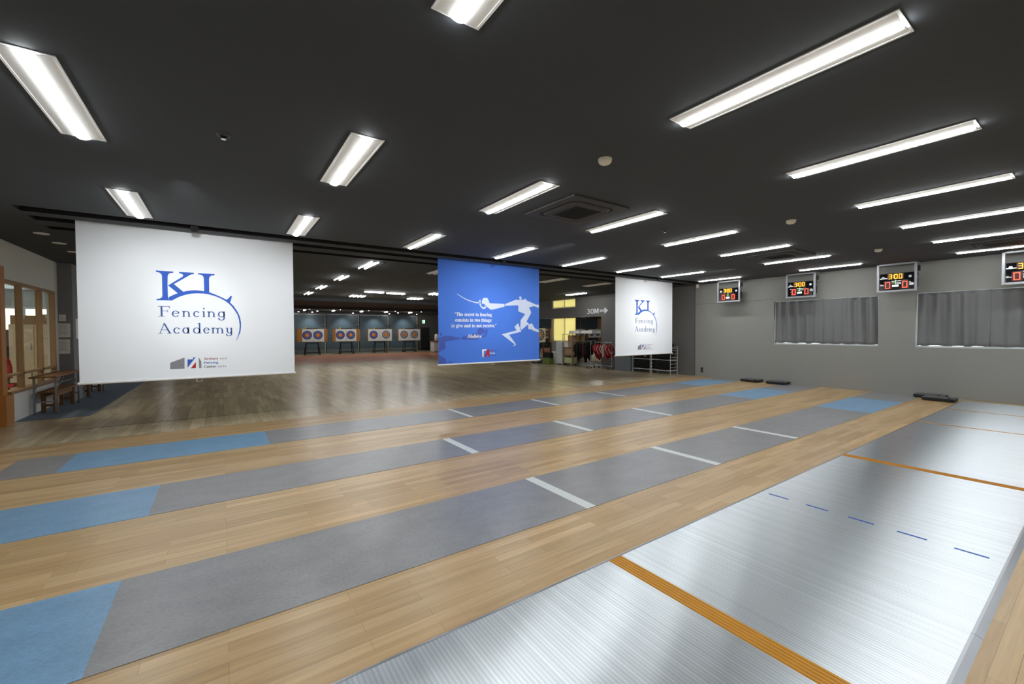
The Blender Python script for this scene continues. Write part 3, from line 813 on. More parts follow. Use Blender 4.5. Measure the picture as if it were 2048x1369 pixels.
def centre_logo(t, org):
    g = MB()
    for key, i in (('lg_a',0),('lg_b',0),('lg_blue',1),('lg_red',2)): g.mat(i).prism(ART[key], (org[0],org[1]-.0006,org[2]), XD, ZD, .0006)
    g.build('logo', [INKG, INKB, INKR], t)
    def tx(s, key, m, h, ref):
        (x0,zb),(x1,_),(_,zt) = ART[key]
        text_obj('lettering', s, m, t, (org[0]+x0, org[1]-.0008, org[2]+zb), XD, ZD, x1-x0, h, ref, .012 if m in (INKDR,INKK,INKB) else 0)
    tx('Archery','t_archery',INKDR,.036,'A'); tx('and','t_and',INKG,.030,'d'); tx('Fencing','t_fen',INKB,.036,'F')
    tx('Center','t_cen',INKK,.036,'C'); tx('aichi','t_aichi',INKG,.034,'h')
def kl_screen(xl, label):
    t = screen(xl, 2.685, label, FABW, 'kl'); org = (xl, YS, .82)
    g = MB()
    for k, key in enumerate(('kl_stem','kl_arm','kl_l','kl_blade')): g.prism(ART[key], (org[0],org[1]-.0006-.00015*k,org[2]), XD, ZD, .0006)
    g.build('emblem', INKB, t)
    roman_word([('F',0,195),('e',225,355),('n',385,550),('c',585,700),('i',740,800),('n',820,985),('g',1020,1150)], t, (org[0]+.855, org[1], org[2]+.943), INKT)
    roman_word([('A',5,225),('c',250,370),('a',400,530),('d',580,725),('e',758,875),('m',895,1135),('y',1160,1285)], t, (org[0]+.851, org[1], org[2]+.685), INKT)
    centre_logo(t, org)
    return t
kl_screen(-1.648, 'white hanging screen with a blue KL emblem, the big one at left')
kl_screen(9.287, 'white hanging screen with a blue KL emblem, the small far one by the wire racks')
xl = 3.78
t = screen(xl, 2.725, 'blue hanging screen with a white leaping fencer and a quotation', FABB, 'blue'); org = (xl, YS, .812)
g = MB()
for key in ('f_torso','f_arm','f_guard','f_leg','f_rear','f_head'): g.prism(ART[key], (org[0],org[1]-.0012,org[2]), XD, ZD, .0006)
def ribbon(g, key, w0, w1, dy):
    P = ART[key]; up = []; dn = []
    for i, p in enumerate(P):
        a = P[max(0,i-1)]; b = P[min(len(P)-1,i+1)]; d = Vector((b[0]-a[0], b[1]-a[1])).normalized(); w = w0+(w1-w0)*i/(len(P)-1)
        up.append((p[0]-d.y*w, p[1]+d.x*w)); dn.append((p[0]+d.y*w, p[1]-d.x*w))
    for i in range(len(P)-1): g.prism([dn[i],dn[i+1],up[i+1],up[i]], (org[0],org[1]-dy,org[2]), XD, ZD, .0006)
ribbon(g, 'f_blade', .006, .013, .0012)
g.build('fencer_print', INKLW, t)
g = MB()
for key in ('d_head','d_body','d_low','d_small','d_arm'): g.prism(ART[key], (org[0],org[1]-.0006,org[2]), XD, ZD, .0005)
g.prism(ART['d_guard'], (org[0],org[1]-.0008,org[2]), XD, ZD, .0005); ribbon(g, 'd_blade', .006, .003, .0008)
g.build('opponent_print', INKDB, t)
for s, key in (('\u201cThe secret to fencing','t1'),('consists in two things:','t2'),('to give and to not receive.\u201d','t3'),('-Moliere','t4')):
    (x0,zb),(x1,ze),_ = ART[key]
    text_obj('lettering', serif(s), INKW, t, (org[0]+x0, org[1]-.0019, org[2]+zb), Vector((1,0,(ze-zb)/(x1-x0)*.2)), ZD, x1-x0, .076, '\U0001D413', .008)
(x0,zb),(x1,ze),_ = ART['t4']
ax = x0+(x1-x0)*.745
MB().prism([(ax-.016,zb+.088),(ax-.004,zb+.088),(ax+.012,zb+.066),(ax+.004,zb+.066)], (org[0],org[1]-.0019,org[2]), XD, ZD, .0006).build('accent_mark', INKW, t)
g = MB(); g.mat(0).prism(ART['l2_white'], (org[0],org[1]-.0006,org[2]), XD, ZD, .0006); g.mat(1).prism(ART['l2_red'], (org[0],org[1]-.0008,org[2]), XD, ZD, .0006)
g.build('logo', [INKW, INKR], t)
for s, key, m, fx in (('Archery','u1',INKDR,0),('and','u1',INKDB,1),('Fencing','u2',INKW,2),('Center','u3',INKDB,0),('aichi','u3',INKDB,1)):
    (x0,zb),(x1,_),_ = ART[key]; w = x1-x0
    a, b = [(x0, x0+w*.66), (x0+w*.72, x1), (x0, x0+w*.72)][fx]
    text_obj('lettering', s, m, t, (org[0]+a, org[1]-.0008, org[2]+zb), XD, ZD, b-a, .036, 'A', .012)

# track spots, unlit themselves; added lamps with no fixture light the screens
for k, cx in enumerate((-.31, 5.14, 10.62)):
    lb = 'black ceiling spotlight aimed at the %s' % ['left white screen','blue screen','far right white screen'][k]
    if k == 0:
        sp = o = thing('spotlight', (cx,7.75,H), lb, 'spotlight')
        MB().tube([(cx,7.75,H+.155),(cx,7.75,H+.02)], .012, 8).build('stem', BLACK, o)
        a = Vector((cx,7.72,H+.04)); b = Vector((cx,7.79,H-.03)); MB().tube([a,b], [.04,.055], 14).build('lamp_head', BLACK, o)
        MB().tube([b-(b-a)*.02,b+(b-a)*.02], .042, 14).build('lens', LENS, o)
    else: o = copy_thing(sp, (cx,7.75,H), lb)
    o['group'] = 'spotlights in front of the screens'
    ld = bpy.data.lights.new('added_screen_spot', 'SPOT'); ld.energy = SPOT; ld.spot_size = .52; ld.spot_blend = 1.0; ld.color = (.95,.975,1); ld.shadow_soft_size = .05  # added spot with no fixture, puts the bright patch on the screen
    lo = bpy.data.objects.new('added_screen_spot', ld); COL.objects.link(lo)
    p = Vector((cx, 5.45, H-.06)); lo.location = p; q = Vector((cx, YS, 1.95))
    lo.rotation_euler = (q-p).to_track_quat('-Z','Y').to_euler()
    ld = bpy.data.lights.new('added_screen_wash', 'SPOT'); ld.energy = SPOT*(2.7 if k < 2 else 3.4); ld.spot_size = 1.25; ld.spot_blend = 1.0; ld.color = (.98,.99,1); ld.shadow_soft_size = .12  # added wide lamp with no fixture, brightens the whole screen
    lw = bpy.data.objects.new('added_screen_wash', ld); COL.objects.link(lw); lw.location = p; lw.rotation_euler = lo.rotation_euler

# ================================================================== SCOREBOARDS
SEG = {'0':'abcdef','3':'abgcd'}
def seg(g, ch, x, y, z, w, h, t):
    # faces -X; the digit runs from y (left as seen) towards smaller y
    S = {'a':(0,w,h-t,h),'d':(0,w,0,t),'g':(0,w,h/2-t/2,h/2+t/2),'f':(0,t,h/2,h),'e':(0,t,0,h/2),'b':(w-t,w,h/2,h),'c':(w-t,w,0,h/2)}
    for s in SEG[ch]:
        a,b,c,d = S[s]; g.box(x-.004, x, y-b, y-a, z+c, z+d)
SBX = 12.80
YC = [(7.19,6.49),(5.24,4.55),(3.29,2.60),(1.36,.66)]
for k, (ya, yb) in enumerate(YC):
    lb = ['scoreboard showing 3:00 farthest from the camera, hung left of the curtains','scoreboard showing 3:00 hung above the first curtained window',
          'scoreboard showing 3:00 hung between the two curtained windows','scoreboard at the right edge, above the second curtained window'][k]
    if k: 
        o = copy_thing(sb, (SBX,(ya+yb)/2,H), lb)
    else:
        sb = o = thing('scoreboard', (SBX,(ya+yb)/2,H), lb, 'scoreboard')
        zb = 2.395; t = .022
        g = MB()
        for y in (ya-t, yb+t): g.box(SBX-t,SBX+t,y-t,y+t,zb,H-.001)
        g.box(SBX-t,SBX+t,yb+2*t,ya-2*t,zb,zb+2*t).box(SBX-t,SBX+t,yb+2*t,ya-2*t,H-.05,H-.012)
        g.box(SBX-t,SBX+.30,ya-2*t,ya,H-.03,H-.001).box(SBX-t,SBX+.30,yb,yb+2*t,H-.03,H-.001)
        g.build('hanging_frame', POLE, o, .003)
        y1, y0, z0, z1 = ya-.055, yb+.055, zb+.046, zb+.43
        MB().box(SBX-.005,SBX+.05,y0,y1,z0,z1).build('case', BLACK, o, .004)
        n = 14; vs = []
        for i in range(n+1):
            for j in range(9):
                u = i/n; v = j/8; y = y0+(y1-y0)*u
                x = SBX-.005-.009*(1-(2*u-1)**2)-.004*(1-(2*v-1)**2)-.0007*math.sin(7*u+2)
                vs.append((x,y,z0+.006+(z1-z0-.012)*v))
        MB().add(vs, [(9*i+j,9*i+j+1,9*i+j+10,9*i+j+9) for i in range(n) for j in range(8)], True).build('front_cover', SBFACE, o)
        yc = (ya+yb)/2; X = SBX-.020
        MB().box(X,X+.004,yc-.13,yc+.16,z0+.245,z1-.012).build('clock_window', GDARK, o)
        g = MB()
        seg(g,'3',X,yc+.135,z0+.255,.055,.105,.009); seg(g,'0',X,yc+.035,z0+.255,.055,.105,.009); seg(g,'0',X,yc-.045,z0+.255,.055,.105,.009)
        for zz in (.285,.325): g.box(X-.004,X,yc+.045,yc+.06,z0+zz,z0+zz+.014)
        g.build('clock_digits', EM_AMB, o)
        for s, y in ((0,yc+.195),(1,yc-.105)):
            w = MB().box(X,X+.004,y-.115,y+.025,z0+.02,z0+.205).build('score_window', RDARK, o)
            g = MB(); seg(g,'0',X,y,z0+.04,.085,.145,.012); g.build('score_digit', EM_RED, w)
        MB().box(X-.004,X,yc+.005,yc+.014,z0+.13,z0+.225).build('centre_lamp', EM_GRN, o)
        MB().box(X-.004,X,yc-.04,yc+.07,z0+.07,z0+.115).build('label_display', EM_WHT, o)
        for y in (yc+.235,yc-.235): 
            MB().add([(X+.006, y+.028*math.cos(2*PI*q/14), z0+.29+.03*math.sin(2*PI*q/14)) for q in range(14)], [tuple(range(14))]).build('icon', INKW, o)
        MB().box(SBX+.05,SBX+.09,yb-.0,yb+.10,zb+.1,zb+.3).box(SBX+.05,SBX+.10,yb-.03,yb+.05,H-.22,H-.10).tube([(SBX+.07,yb+.02,H-.2),(SBX+.08,yb+.0,H-.3),(SBX+.07,yb+.04,zb+.28)],.008,6).build('cable_box', BLACK, o)
    o['group'] = 'scoreboards along the right wall'
    ch = [c for c in COL.objects if c.parent == o]
# ================================================================== CURTAINS
def curtain(y0, y1, z0, z1, seed, label, flare=0):
    rnd = random.Random(seed)
    n = 96; mz = 14; w = y1-y0
    ph = rnd.uniform(0,6); np_ = max(3,int(w/.20))
    t = thing('curtain', (XR+.045,(y0+y1)/2,z0), label, 'curtain', 'grey window curtains')
    k1 = [rnd.uniform(.6,1.3) for _ in range(np_+3)]
    vs = []
    for j in range(mz+1):
        v = j/mz; z = z0+(z1-z0)*v
        for i in range(n+1):
            u = i/n; a = u*np_; kk = k1[int(a)]*(1-(a%1))+k1[int(a)+1]*(a%1)
            sharp = abs(math.sin(PI*a+ph*.0))
            fold = (.060*kk*(sharp**(.7+1.3*v)) + -.0+.017*math.sin(2.3*PI*a+ph+1.2*(1-v)) + .008*math.sin(5.1*a+3*v+ph) + .016)
            lean = .035*math.sin(PI*a*.5+ph)*(1-v)*.6
            pin = .0
            if v > .93: pin = .012*(v-.93)/.07
            x = XR+.088 - fold - pin
            y = y0+w*u + lean*(1 if 0<i<n else .3) + flare*(1-v)*(.5-u)
            vs.append((x, min(max(y,y0-.0),y1), z - (.004*math.sin(7*u*PI+ph) if j == 0 else 0)))
    fs = [(j*(n+1)+i, (j+1)*(n+1)+i, (j+1)*(n+1)+i+1, j*(n+1)+i+1) for j in range(mz) for i in range(n)]
    o = MB().add(vs, fs, True).build('cloth', CURT, t)
    so = o.modifiers.new('thickness','SOLIDIFY'); so.thickness = .003
    MB().box(XR+.052,XR+.066,y0,y1,z1-.004,z1+.012).build('curtain_rail', STEEL, t)
    return t
curtain(4.50, 5.695, 1.165, 2.335, 3, 'grey pleated curtain, left half of the first window')
curtain(3.385, 4.53, 1.16, 2.335, 5, 'grey pleated curtain, right half of the first window')
curtain(1.535, 2.665, 1.155, 2.345, 8, 'grey pleated curtain, left half of the window at the right edge')
curtain(.36, 1.55, 1.15, 2.345, 11, 'grey pleated curtain, right half of the window at the right edge')

# outlet and black reels along the right wall
t = thing('wall_outlet', (XR,7.92,.14), 'dark outlet plate low on the right wall', 'outlet')
MB().box(XR-.012,XR,7.88,7.965,.135,.305).build('plate', SOCK, t, .003); MB().box(XR-.014,XR-.012,7.90,7.945,.16,.21).box(XR-.014,XR-.012,7.90,7.945,.235,.285).build('sockets', BLACK, t)
def reel(x, y, label, k):
    t = thing('cable_reel_box', (x,y,.0), label, 'cable reel box', 'black reel boxes at the strip ends')
    MB().box(x-.17,x+.17,y-.25,y+.25,.012,.066).build('body', BLACK, t, .006)
    MB().box(x-.172,x+.172,y-.252,y+.252,.066,.076).build('lid', mat('dark_grey_lid',(92,92,94),.5), t, .004)
    MB().cyl((x-.15,y-.16),.022,.076,.088,12).box(x-.205,x-.17,y-.2,y-.12,.02,.05).build('cable_outlet', BLACK, t)
    for a in (-.13,.13):
        for b in (-.2,.2): MB().cyl((x+a,y+b),.018,.0045,.012,8).build('foot', BLACK, t)
reel(12.97,6.22,'low black reel box by the right wall, farthest from the camera',0)
reel(12.97,5.5,'low black reel box by the right wall, second from the far end',1)
reel(12.98,2.38,'low black reel box touching the right wall beside the metal strip, the rear one',2)
reel(12.58,2.165,'low black reel box at the far end beside the metal strip, the front one',3)

# ================================================================== WALL SIGN, MIRRORS, BLINDS
XM = XR-.013
t = thing('distance_sign', (XM,12.7,2.25), 'white 30M lettering with an arrow on the dark wall', 'wall sign')
text_obj('lettering', '30', INKW, t, (XM,13.27,2.29), (0,-1,0), ZD, .40, .215, '0', .006, .003)
MB().prism([(0,0),(0,1),(.27,1),(.5,.42),(.73,1),(1,1),(1,0),(.80,0),(.80,.66),(.57,.08),(.43,.08),(.20,.66),(.20,0)][::1], (XM,12.84,2.29), (0,-.245,0), (0,0,.215), .06).build('lettering', INKW, t)
g = MB()
for k in range(6): y = 12.53-.045*k; g.box(XM-.003,XM,y-.027,y,2.345,2.445)
g.prism([(0,-.14),(.20,.0),(0,.14)], (XM,12.262,2.395), (0,-1,0), ZD, .003)
g.build('arrow', INKW, t)
def mirror(y0,y1,z0,z1,label):
    t = thing('wall_mirror', (XM,(y0+y1)/2,z0), label, 'mirror')
    MB().box(XM-.008,XM,y0,y1,z0,z1).build('glass', MIRROR, t)
    g = MB().box(XM-.016,XM,y0-.03,y0,z0,z1).box(XM-.016,XM,y1,y1+.02,z0,z1).box(XM-.016,XM,y0,y1,z0-.03,z0); g.build('frame', TRIM, t)
mirror(12.44,13.98,.25,2.16,'tall wall mirror under the 30M sign reflecting the targets')
mirror(15.70,17.2,.25,2.16,'wall mirror left of the yellow blinds, behind the single target')
n = 0
for (W, top) in ((W3,0),(W4,1)):
    for (a,b,s) in ((W[0]+.02,14.81,'right'),(14.84,W[1]-.02,'left')):
        t = thing('roller_blind', (XR+.08,(a+b)/2,W[2]), 'yellow glowing %s blind, %s half' % (['tall','short upper'][top], s), 'blind', 'yellow blinds')
        MB().box(XR+.068,XR+.071,a,b,W[2]+.02,W[3]-.02).build('cloth', BLIND, t)
        MB().tube([(XR+.07,a,W[2]+.02),(XR+.07,b,W[2]+.02)],.008,8).build('bottom_bar', WHITE, t)

# ================================================================== LEFT CORNER FURNITURE
def folding_table(y0, y1, label, first=None):
    xa, xb, zt = -2.93, -2.57, .715
    t = thing('folding_table', ((xa+xb)/2,(y0+y1)/2,.007), label, 'table', 'folding tables along the left wall')
    MB().box(xa,xb,y0,y1,zt-.028,zt).build('tabletop', DKWOOD, t, .004)
    for yy in (y0+.12,y1-.12):
        for xx in (xa+.04,xb-.04):
            l = MB().box(xx-.013,xx+.013,yy-.013,yy+.013,.02,zt-.028).build('leg', STEEL, t)
            MB().box(xx-.016,xx+.016,yy-.016,yy+.016,.007,.02).build('foot', BLACK, l)
        MB().box(xa+.053,xb-.053,yy-.01,yy+.01,.22,.245).build('crossbar', STEEL, t)
        s = 1 if yy < (y0+y1)/2 else -1
        MB().tube([(xa+.04,yy,.44),(xa+.04,yy+s*.5,.66)],.009,6).tube([(xb-.04,yy,.44),(xb-.04,yy+s*.5,.66)],.009,6).build('brace', STEEL, t)
    MB().box(xa+.06,xa+.075,y0+.2,y1-.2,.55,.565).box(xb-.075,xb-.06,y0+.2,y1-.2,.55,.565).build('shelf_rail', STEEL, t)
folding_table(11.30,13.05,'brown topped folding table beside the office window')
folding_table(13.75,15.35,'brown topped folding table half hidden behind the left screen')
def bench(y0, y1, label):
    xa, xb, zt = -2.87, -2.61, .42
    t = thing('wooden_bench', ((xa+xb)/2,(y0+y1)/2,.007), label, 'bench', 'wooden benches under the tables')
    MB().box(xa,xb,y0,y1,zt-.035,zt).build('seat', BENCHW, t, .005)
    for yy in (y0+.1,y1-.1):
        for xx in (xa+.05,xb-.05): MB().box(xx-.03,xx+.03,yy-.025,yy+.025,.007,zt-.035).build('leg', BENCHW, t)
        MB().box(xa+.08,xb-.08,yy-.015,yy+.015,.12,.17).build('stretcher', BENCHW, t)
    MB().box(xa+.04,xa+.06,y0+.125,y1-.125,.30,.365).box(xb-.06,xb-.04,y0+.125,y1-.125,.30,.365).build('apron', BENCHW, t)
bench(11.52,12.80,'wooden bench under the table by the office window')
bench(13.9,15.2,'wooden bench under the table behind the left screen')
k = 0
for (xa,xb,za,zb,yy,lb) in ((-2.935,-2.83,1.79,1.935,13.2,'small white sheet pinned at the top of the grey pillar'),(-2.975,-2.765,1.435,1.74,13.2,'large white sheet in the middle of the grey pillar'),(-2.985,-2.775,1.075,1.39,13.2,'large white sheet, lowest on the grey pillar')):
    t = thing('notice_sheet', ((xa+xb)/2,yy,za), lb, 'notice', 'sheets pinned on the grey pillar')
    MB().box(xa,xb,yy-.004,yy-.001,za,zb).build('paper', PAPER, t)
    g = MB(); nl = int((zb-za)/.03)
    for i in range(1,nl): z = zb-.02-i*.026; g.box(xa+.03,xb-.03-.03*((i*7)%3)/2,yy-.0048,yy-.004,z,z+.006)
    g.build('printed_lines', INKG, t)
    MB().tube([((xa+xb)/2,yy-.012,zb-.012),((xa+xb)/2,yy-.004,zb-.012)],.006,8).build('pin', CARD, t)
t = thing('notice_sheet', (-2.718,13.6,1.45), 'narrow sheet on the side of the grey pillar beside the left screen', 'notice')
MB().box(-2.719,-2.716,13.4,13.75,1.4,1.85).build('paper', PAPER, t)

# office contents
t = thing('cupboard', (-3.5,14.2,.004), 'tall cream cupboard seen through the office window', 'cupboard')
MB().box(-3.90,-3.12,14.0,14.45,.004,1.73).build('body', CREAM, t, .004)
for a,b in ((-3.88,-3.52),(-3.50,-3.14)):
    d = MB().box(a,b,13.982,13.999,.80,1.70).build('door', CREAM, t); MB().box(b-.05,b-.03,13.97,13.982,1.15,1.3).build('handle', STEEL, d)
    d = MB().box(a,b,13.982,13.999,.03,.77).build('door', CREAM, t); MB().box(b-.05,b-.03,13.97,13.982,.55,.65).build('handle', STEEL, d)
def carton(x0,x1,y0,y1,z0,z1,label):
    t = thing('cardboard_box', ((x0+x1)/2,(y0+y1)/2,z0), label, 'box', 'boxes on the office cupboard')
    MB().box(x0,x1,y0,y1,z0,z1).build('carton', CARD, t, .004)
    MB().box((x0+x1)/2-.03,(x0+x1)/2+.03,y0-.001,y1,z1,z1+.002).box((x0+x1)/2-.03,(x0+x1)/2+.03,y0-.002,y0,z1-.08,z1).build('tape', CREAM, t)
carton(-3.88,-3.50,14.03,14.4,1.732,1.93,'brown cardboard box on the cupboard, left one')
carton(-3.47,-3.16,14.05,14.4,1.732,1.96,'brown cardboard box on the cupboard, right one')
t = thing('dark_cabinet', (-4.55,15.5,.004), 'dark cabinet beside the bright office window', 'cabinet')
MB().box(-4.62,-4.12,15.2,15.7,.004,1.62).build('body', mat('dark_plum',(58,44,50),.6), t, .005)
MB().box(-4.61,-4.13,15.185,15.199,.03,.8).box(-4.61,-4.13,15.185,15.199,.83,1.6).build('door', mat('dark_plum',(58,44,50),.6), t)
t = thing('office_chair', (-3.72,12.9,.004), 'red upholstered office chair behind the glass', 'chair')
c = (-3.72,12.9)
g = MB(); n = 8; vs = []
for j in range(7):
    z = .62+.42*j/6
    for i in range(n+1):
        u = i/n*2-1; w = .20*(1-.25*(j/6)**3); vs.append((c[0]+w*u, c[1]-.18+.05*u*u+.02*math.sin(PI*j/6), z))
g.add(vs, [(j*(n+1)+i,j*(n+1)+i+1,(j+1)*(n+1)+i+1,(j+1)*(n+1)+i) for j in range(6) for i in range(n)], True)
o = g.build('backrest', REDC, t); sd = o.modifiers.new('thickness','SOLIDIFY'); sd.thickness = .05
MB().box(c[0]-.22,c[0]+.22,c[1]-.14,c[1]+.26,.42,.49).build('seat', REDC, t, .02)
MB().cyl(c,.025,.1,.42,10).build('column', BLACK, t)
for k in range(5):
    a = 2*PI*k/5; MB().tube([(c[0],c[1],.1),(c[0]+.28*math.cos(a),c[1]+.28*math.sin(a),.06)],.018,6).build('base_arm', BLACK, t)
    MB().cyl((c[0]+.28*math.cos(a),c[1]+.28*math.sin(a)),.025,.004,.055,8).build('caster', BLACK, t)

# ================================================================== RACKS AND BAGS BY THE RIGHT WALL
def wire_rack(y0, y1, label):
    xa, xb, zt = 12.75, 13.15, .97
    t = thing('wire_rack', ((xa+xb)/2,(y0+y1)/2,0), label, 'rack', 'white racks of black bags')
    for x in (xa,xb):
        for y in (y0,y1): MB().tube([(x,y,0),(x,y,zt)],.009,8).build('post', WHITE, t)
    for y in (y0,y1):
        g = MB()
        for k in range(8): z = .13+.118*k; g.tube([(xa,y,z),(xb,y,z)],.006,6)
        g.build('side_rungs', WHITE, t)
    for z in (.13,.50,.90):
        g = MB().tube([(xa,y0,z),(xa,y1,z)],.008,6).tube([(xb,y0,z),(xb,y1,z)],.008,6)
        for k in range(1,7): x = xa+(xb-xa)*k/7; g.tube([(x,y0,z),(x,y1,z)],.004,6)
        g.build('shelf', WHITE, t)
    return t
wire_rack(8.83,9.61,'white wire rack of black bags, nearer one below the far right screen')
wire_rack(9.66,10.44,'white wire rack of black bags, farther one below the far right screen')
def bag(x0,x1,y0,y1,z0,z1,label,seed):
    rnd = random.Random(seed)
    t = thing('gear_bag', ((x0+x1)/2,(y0+y1)/2,z0), label, 'bag', 'black gear bags on the wire racks')
    n, mm = 10, 12; vs = []
    cx,cy = (x0+x1)/2,(y0+y1)/2; hx,hy,h = (x1-x0)/2,(y1-y0)/2,z1-z0
    for j in range(n+1):
        v = j/n; s = (1-abs(2*v-1)**4)**.35 if 0 < j < n else .55
        for i in range(mm*2):
            a = 2*PI*i/(mm*2); ca, sa = math.cos(a), math.sin(a)
            px = math.copysign(abs(ca)**.35, ca); py = math.copysign(abs(sa)**.35, sa)
            q = 1-.05*rnd.random()
            vs.append((cx+hx*px*s*q, cy+hy*py*s*q, z0+h*v*(1-.06*rnd.random()*(v>.6))))
    k = mm*2
    fs = [(j*k+i, j*k+(i+1)%k, (j+1)*k+(i+1)%k, (j+1)*k+i) for j in range(n) for i in range(k)] + [tuple(range(k))[::-1], tuple(range(n*k,(n+1)*k))]
    MB().add(vs, fs, True).build('body', BLKC, t)
    MB().tube([(x0-.004,cy-.14,z0+h*.5),(x0-.02,cy-.08,z0+h*.72),(x0-.02,cy+.08,z0+h*.72),(x0-.004,cy+.14,z0+h*.5)],.008,6).build('handle', MATTE, t)
for k, (a, z0, z1, lb) in enumerate([(8.86,.515,.885,'black gear bag on the middle shelf of the nearer rack'),(8.86,.145,.485,'black gear bag on the bottom shelf of the nearer rack'),
     (9.69,.515,.88,'black gear bag on the middle shelf of the farther rack'),(9.69,.145,.48,'black gear bag on the bottom shelf of the farther rack')]):
    bag(12.77,13.13,a,a+.72,z0,z1,lb,k)
bag(12.80,13.12,8.9,9.3,.91,1.1,'small black bag lying on top of the nearer rack',9)
t = thing('steel_cabinet', (12.93,10.9,0), 'low grey steel drawer cabinet left of the wire racks', 'cabinet')
GC = mat('blue_grey_steel',(122,130,136),.5)
MB().box(12.72,13.15,10.52,11.30,.0,.56).build('body', GC, t, .004)
for k in range(4): 
    d = MB().box(12.705,12.719,10.55,11.27,.02+.135*k,.145+.135*k).build('drawer', GC, t); MB().box(12.69,12.705,10.82,11.0,.10+.135*k,.115+.135*k).build('handle', STEEL, d)
bag(12.76,13.1,10.58,11.22,.562,.68,'flat black bag lying on the low grey steel cabinet',13)

def garment_rack(x, y0, y1, zt, label):
    t = thing('garment_rack', (x,(y0+y1)/2,0), label, 'clothes rack', 'clothes racks by the mirror')
    for y in (y0,y1):
        MB().tube([(x,y,.07),(x,y,zt)],.013,8).build('upright', CHROME, t)
        MB().tube([(x-.24,y,.075),(x+.24,y,.075)],.013,8).build('foot_bar', CHROME, t)
        for s in (-.22,.22): MB().cyl((x+s,y),.026,.0,.06,10).build('caster', BLACK, t)
    MB().tube([(x,y0,zt),(x,y1,zt)],.013,8).build('hanging_rail', CHROME, t)
    MB().tube([(x-.0,y0,.13),(x-.0,y1,.13)],.011,8).build('lower_bar', CHROME, t)
garment_rack(12.55,12.45,13.60,1.12,'silver rack of black jackets in front of the mirror')
garment_rack(12.72,11.45,12.36,1.08,'silver rack of red and white vests right of the black jackets')
def garment(x, y, zt, zb, w, m1, m2, name, label, cat, group, seed, strap=False):
    """a limp garment hung on the rail, facing along Y; outline lofted with thickness"""
    rnd = random.Random(seed)
    t = thing(name, (x,y,zb), label, cat, group)
    MB().tube([(x,y,zt+.0),(x,y+.0,zt-.06),(x-.16,y,zt-.11)],.004,6).tube([(x,y,zt-.06),(x+.16,y,zt-.11)],.004,6).build('hanger', STEEL, t)
    n = 12; k = 16; vs = []
    for j in range(n+1):
        v = j/n; z = zt-.07-(zt-.07-zb)*v
        ww = w*(.35+.65*min(1,v*4))*(1-.35*max(0,v-.55)/.45) * (1+.08*math.sin(9*v+seed))
        dd = .03+.03*math.sin(PI*min(1,v*1.2))
        for i in range(k):
            a = 2*PI*i/k; r = 1+.18*math.sin(5*a+seed+4*v)
            vs.append((x+ww*.5*math.cos(a)*r, y+dd*math.sin(a)*r+.02*math.sin(3*v+seed), z - (.10*math.cos(a+seed)*v if j > n-3 else 0)))
    fs = [(j*k+i, j*k+(i+1)%k, (j+1)*k+(i+1)%k, (j+1)*k+i) for j in range(n) for i in range(k)] + [tuple(range(k)), tuple(range(n*k,(n+1)*k))[::-1]]
    MB().add(vs, fs, True).build('body', m1, t)
    for s in (-1,1):
        if strap: MB().tube([(x+s*w*.3,y-.045,zt-.12),(x+s*w*.5,y-.055,(zt+zb)/2),(x+s*w*.12,y-.06,zb+.08),(x-s*w*.35,y-.05,zb+.16)],.014,6).build('strap', m2, t)
        else: MB().tube([(x+s*w*.42,y,zt-.16),(x+s*w*.62,y-.03,zt-.4),(x+s*w*.60,y-.04,zb+.14)],[.06,.055,.04],8).build('sleeve', m2, t)
    return t
for k, y in enumerate((12.58,12.76,12.94,13.12,13.3)):
    garment(12.55,y,1.11,[.40,.30,.48,.34,.52][k],[.30,.24,.18,.26,.20][k],BLKC,[BLKC,DRKR,BLKC,BLKC,BLKC][k],'jacket',
        'black jacket hung on the silver rack, %s from its right end' % ORD[k],'jacket','black jackets on the rack',k+1)
for k, y in enumerate((11.52,11.68,11.84,12.0,12.16,12.3)):
    garment(12.72,y,1.07,[.55,.5,.58,.52,.48,.56][k],.36,REDC if k != 2 else WHTC,WHTC,'vest',
        'red vest with white straps on the silver rack, %s from its right end' % ORD[k] if k != 2 else 'white vest with white straps among the red ones','vest','fencing vests on the rack',k+20,True)

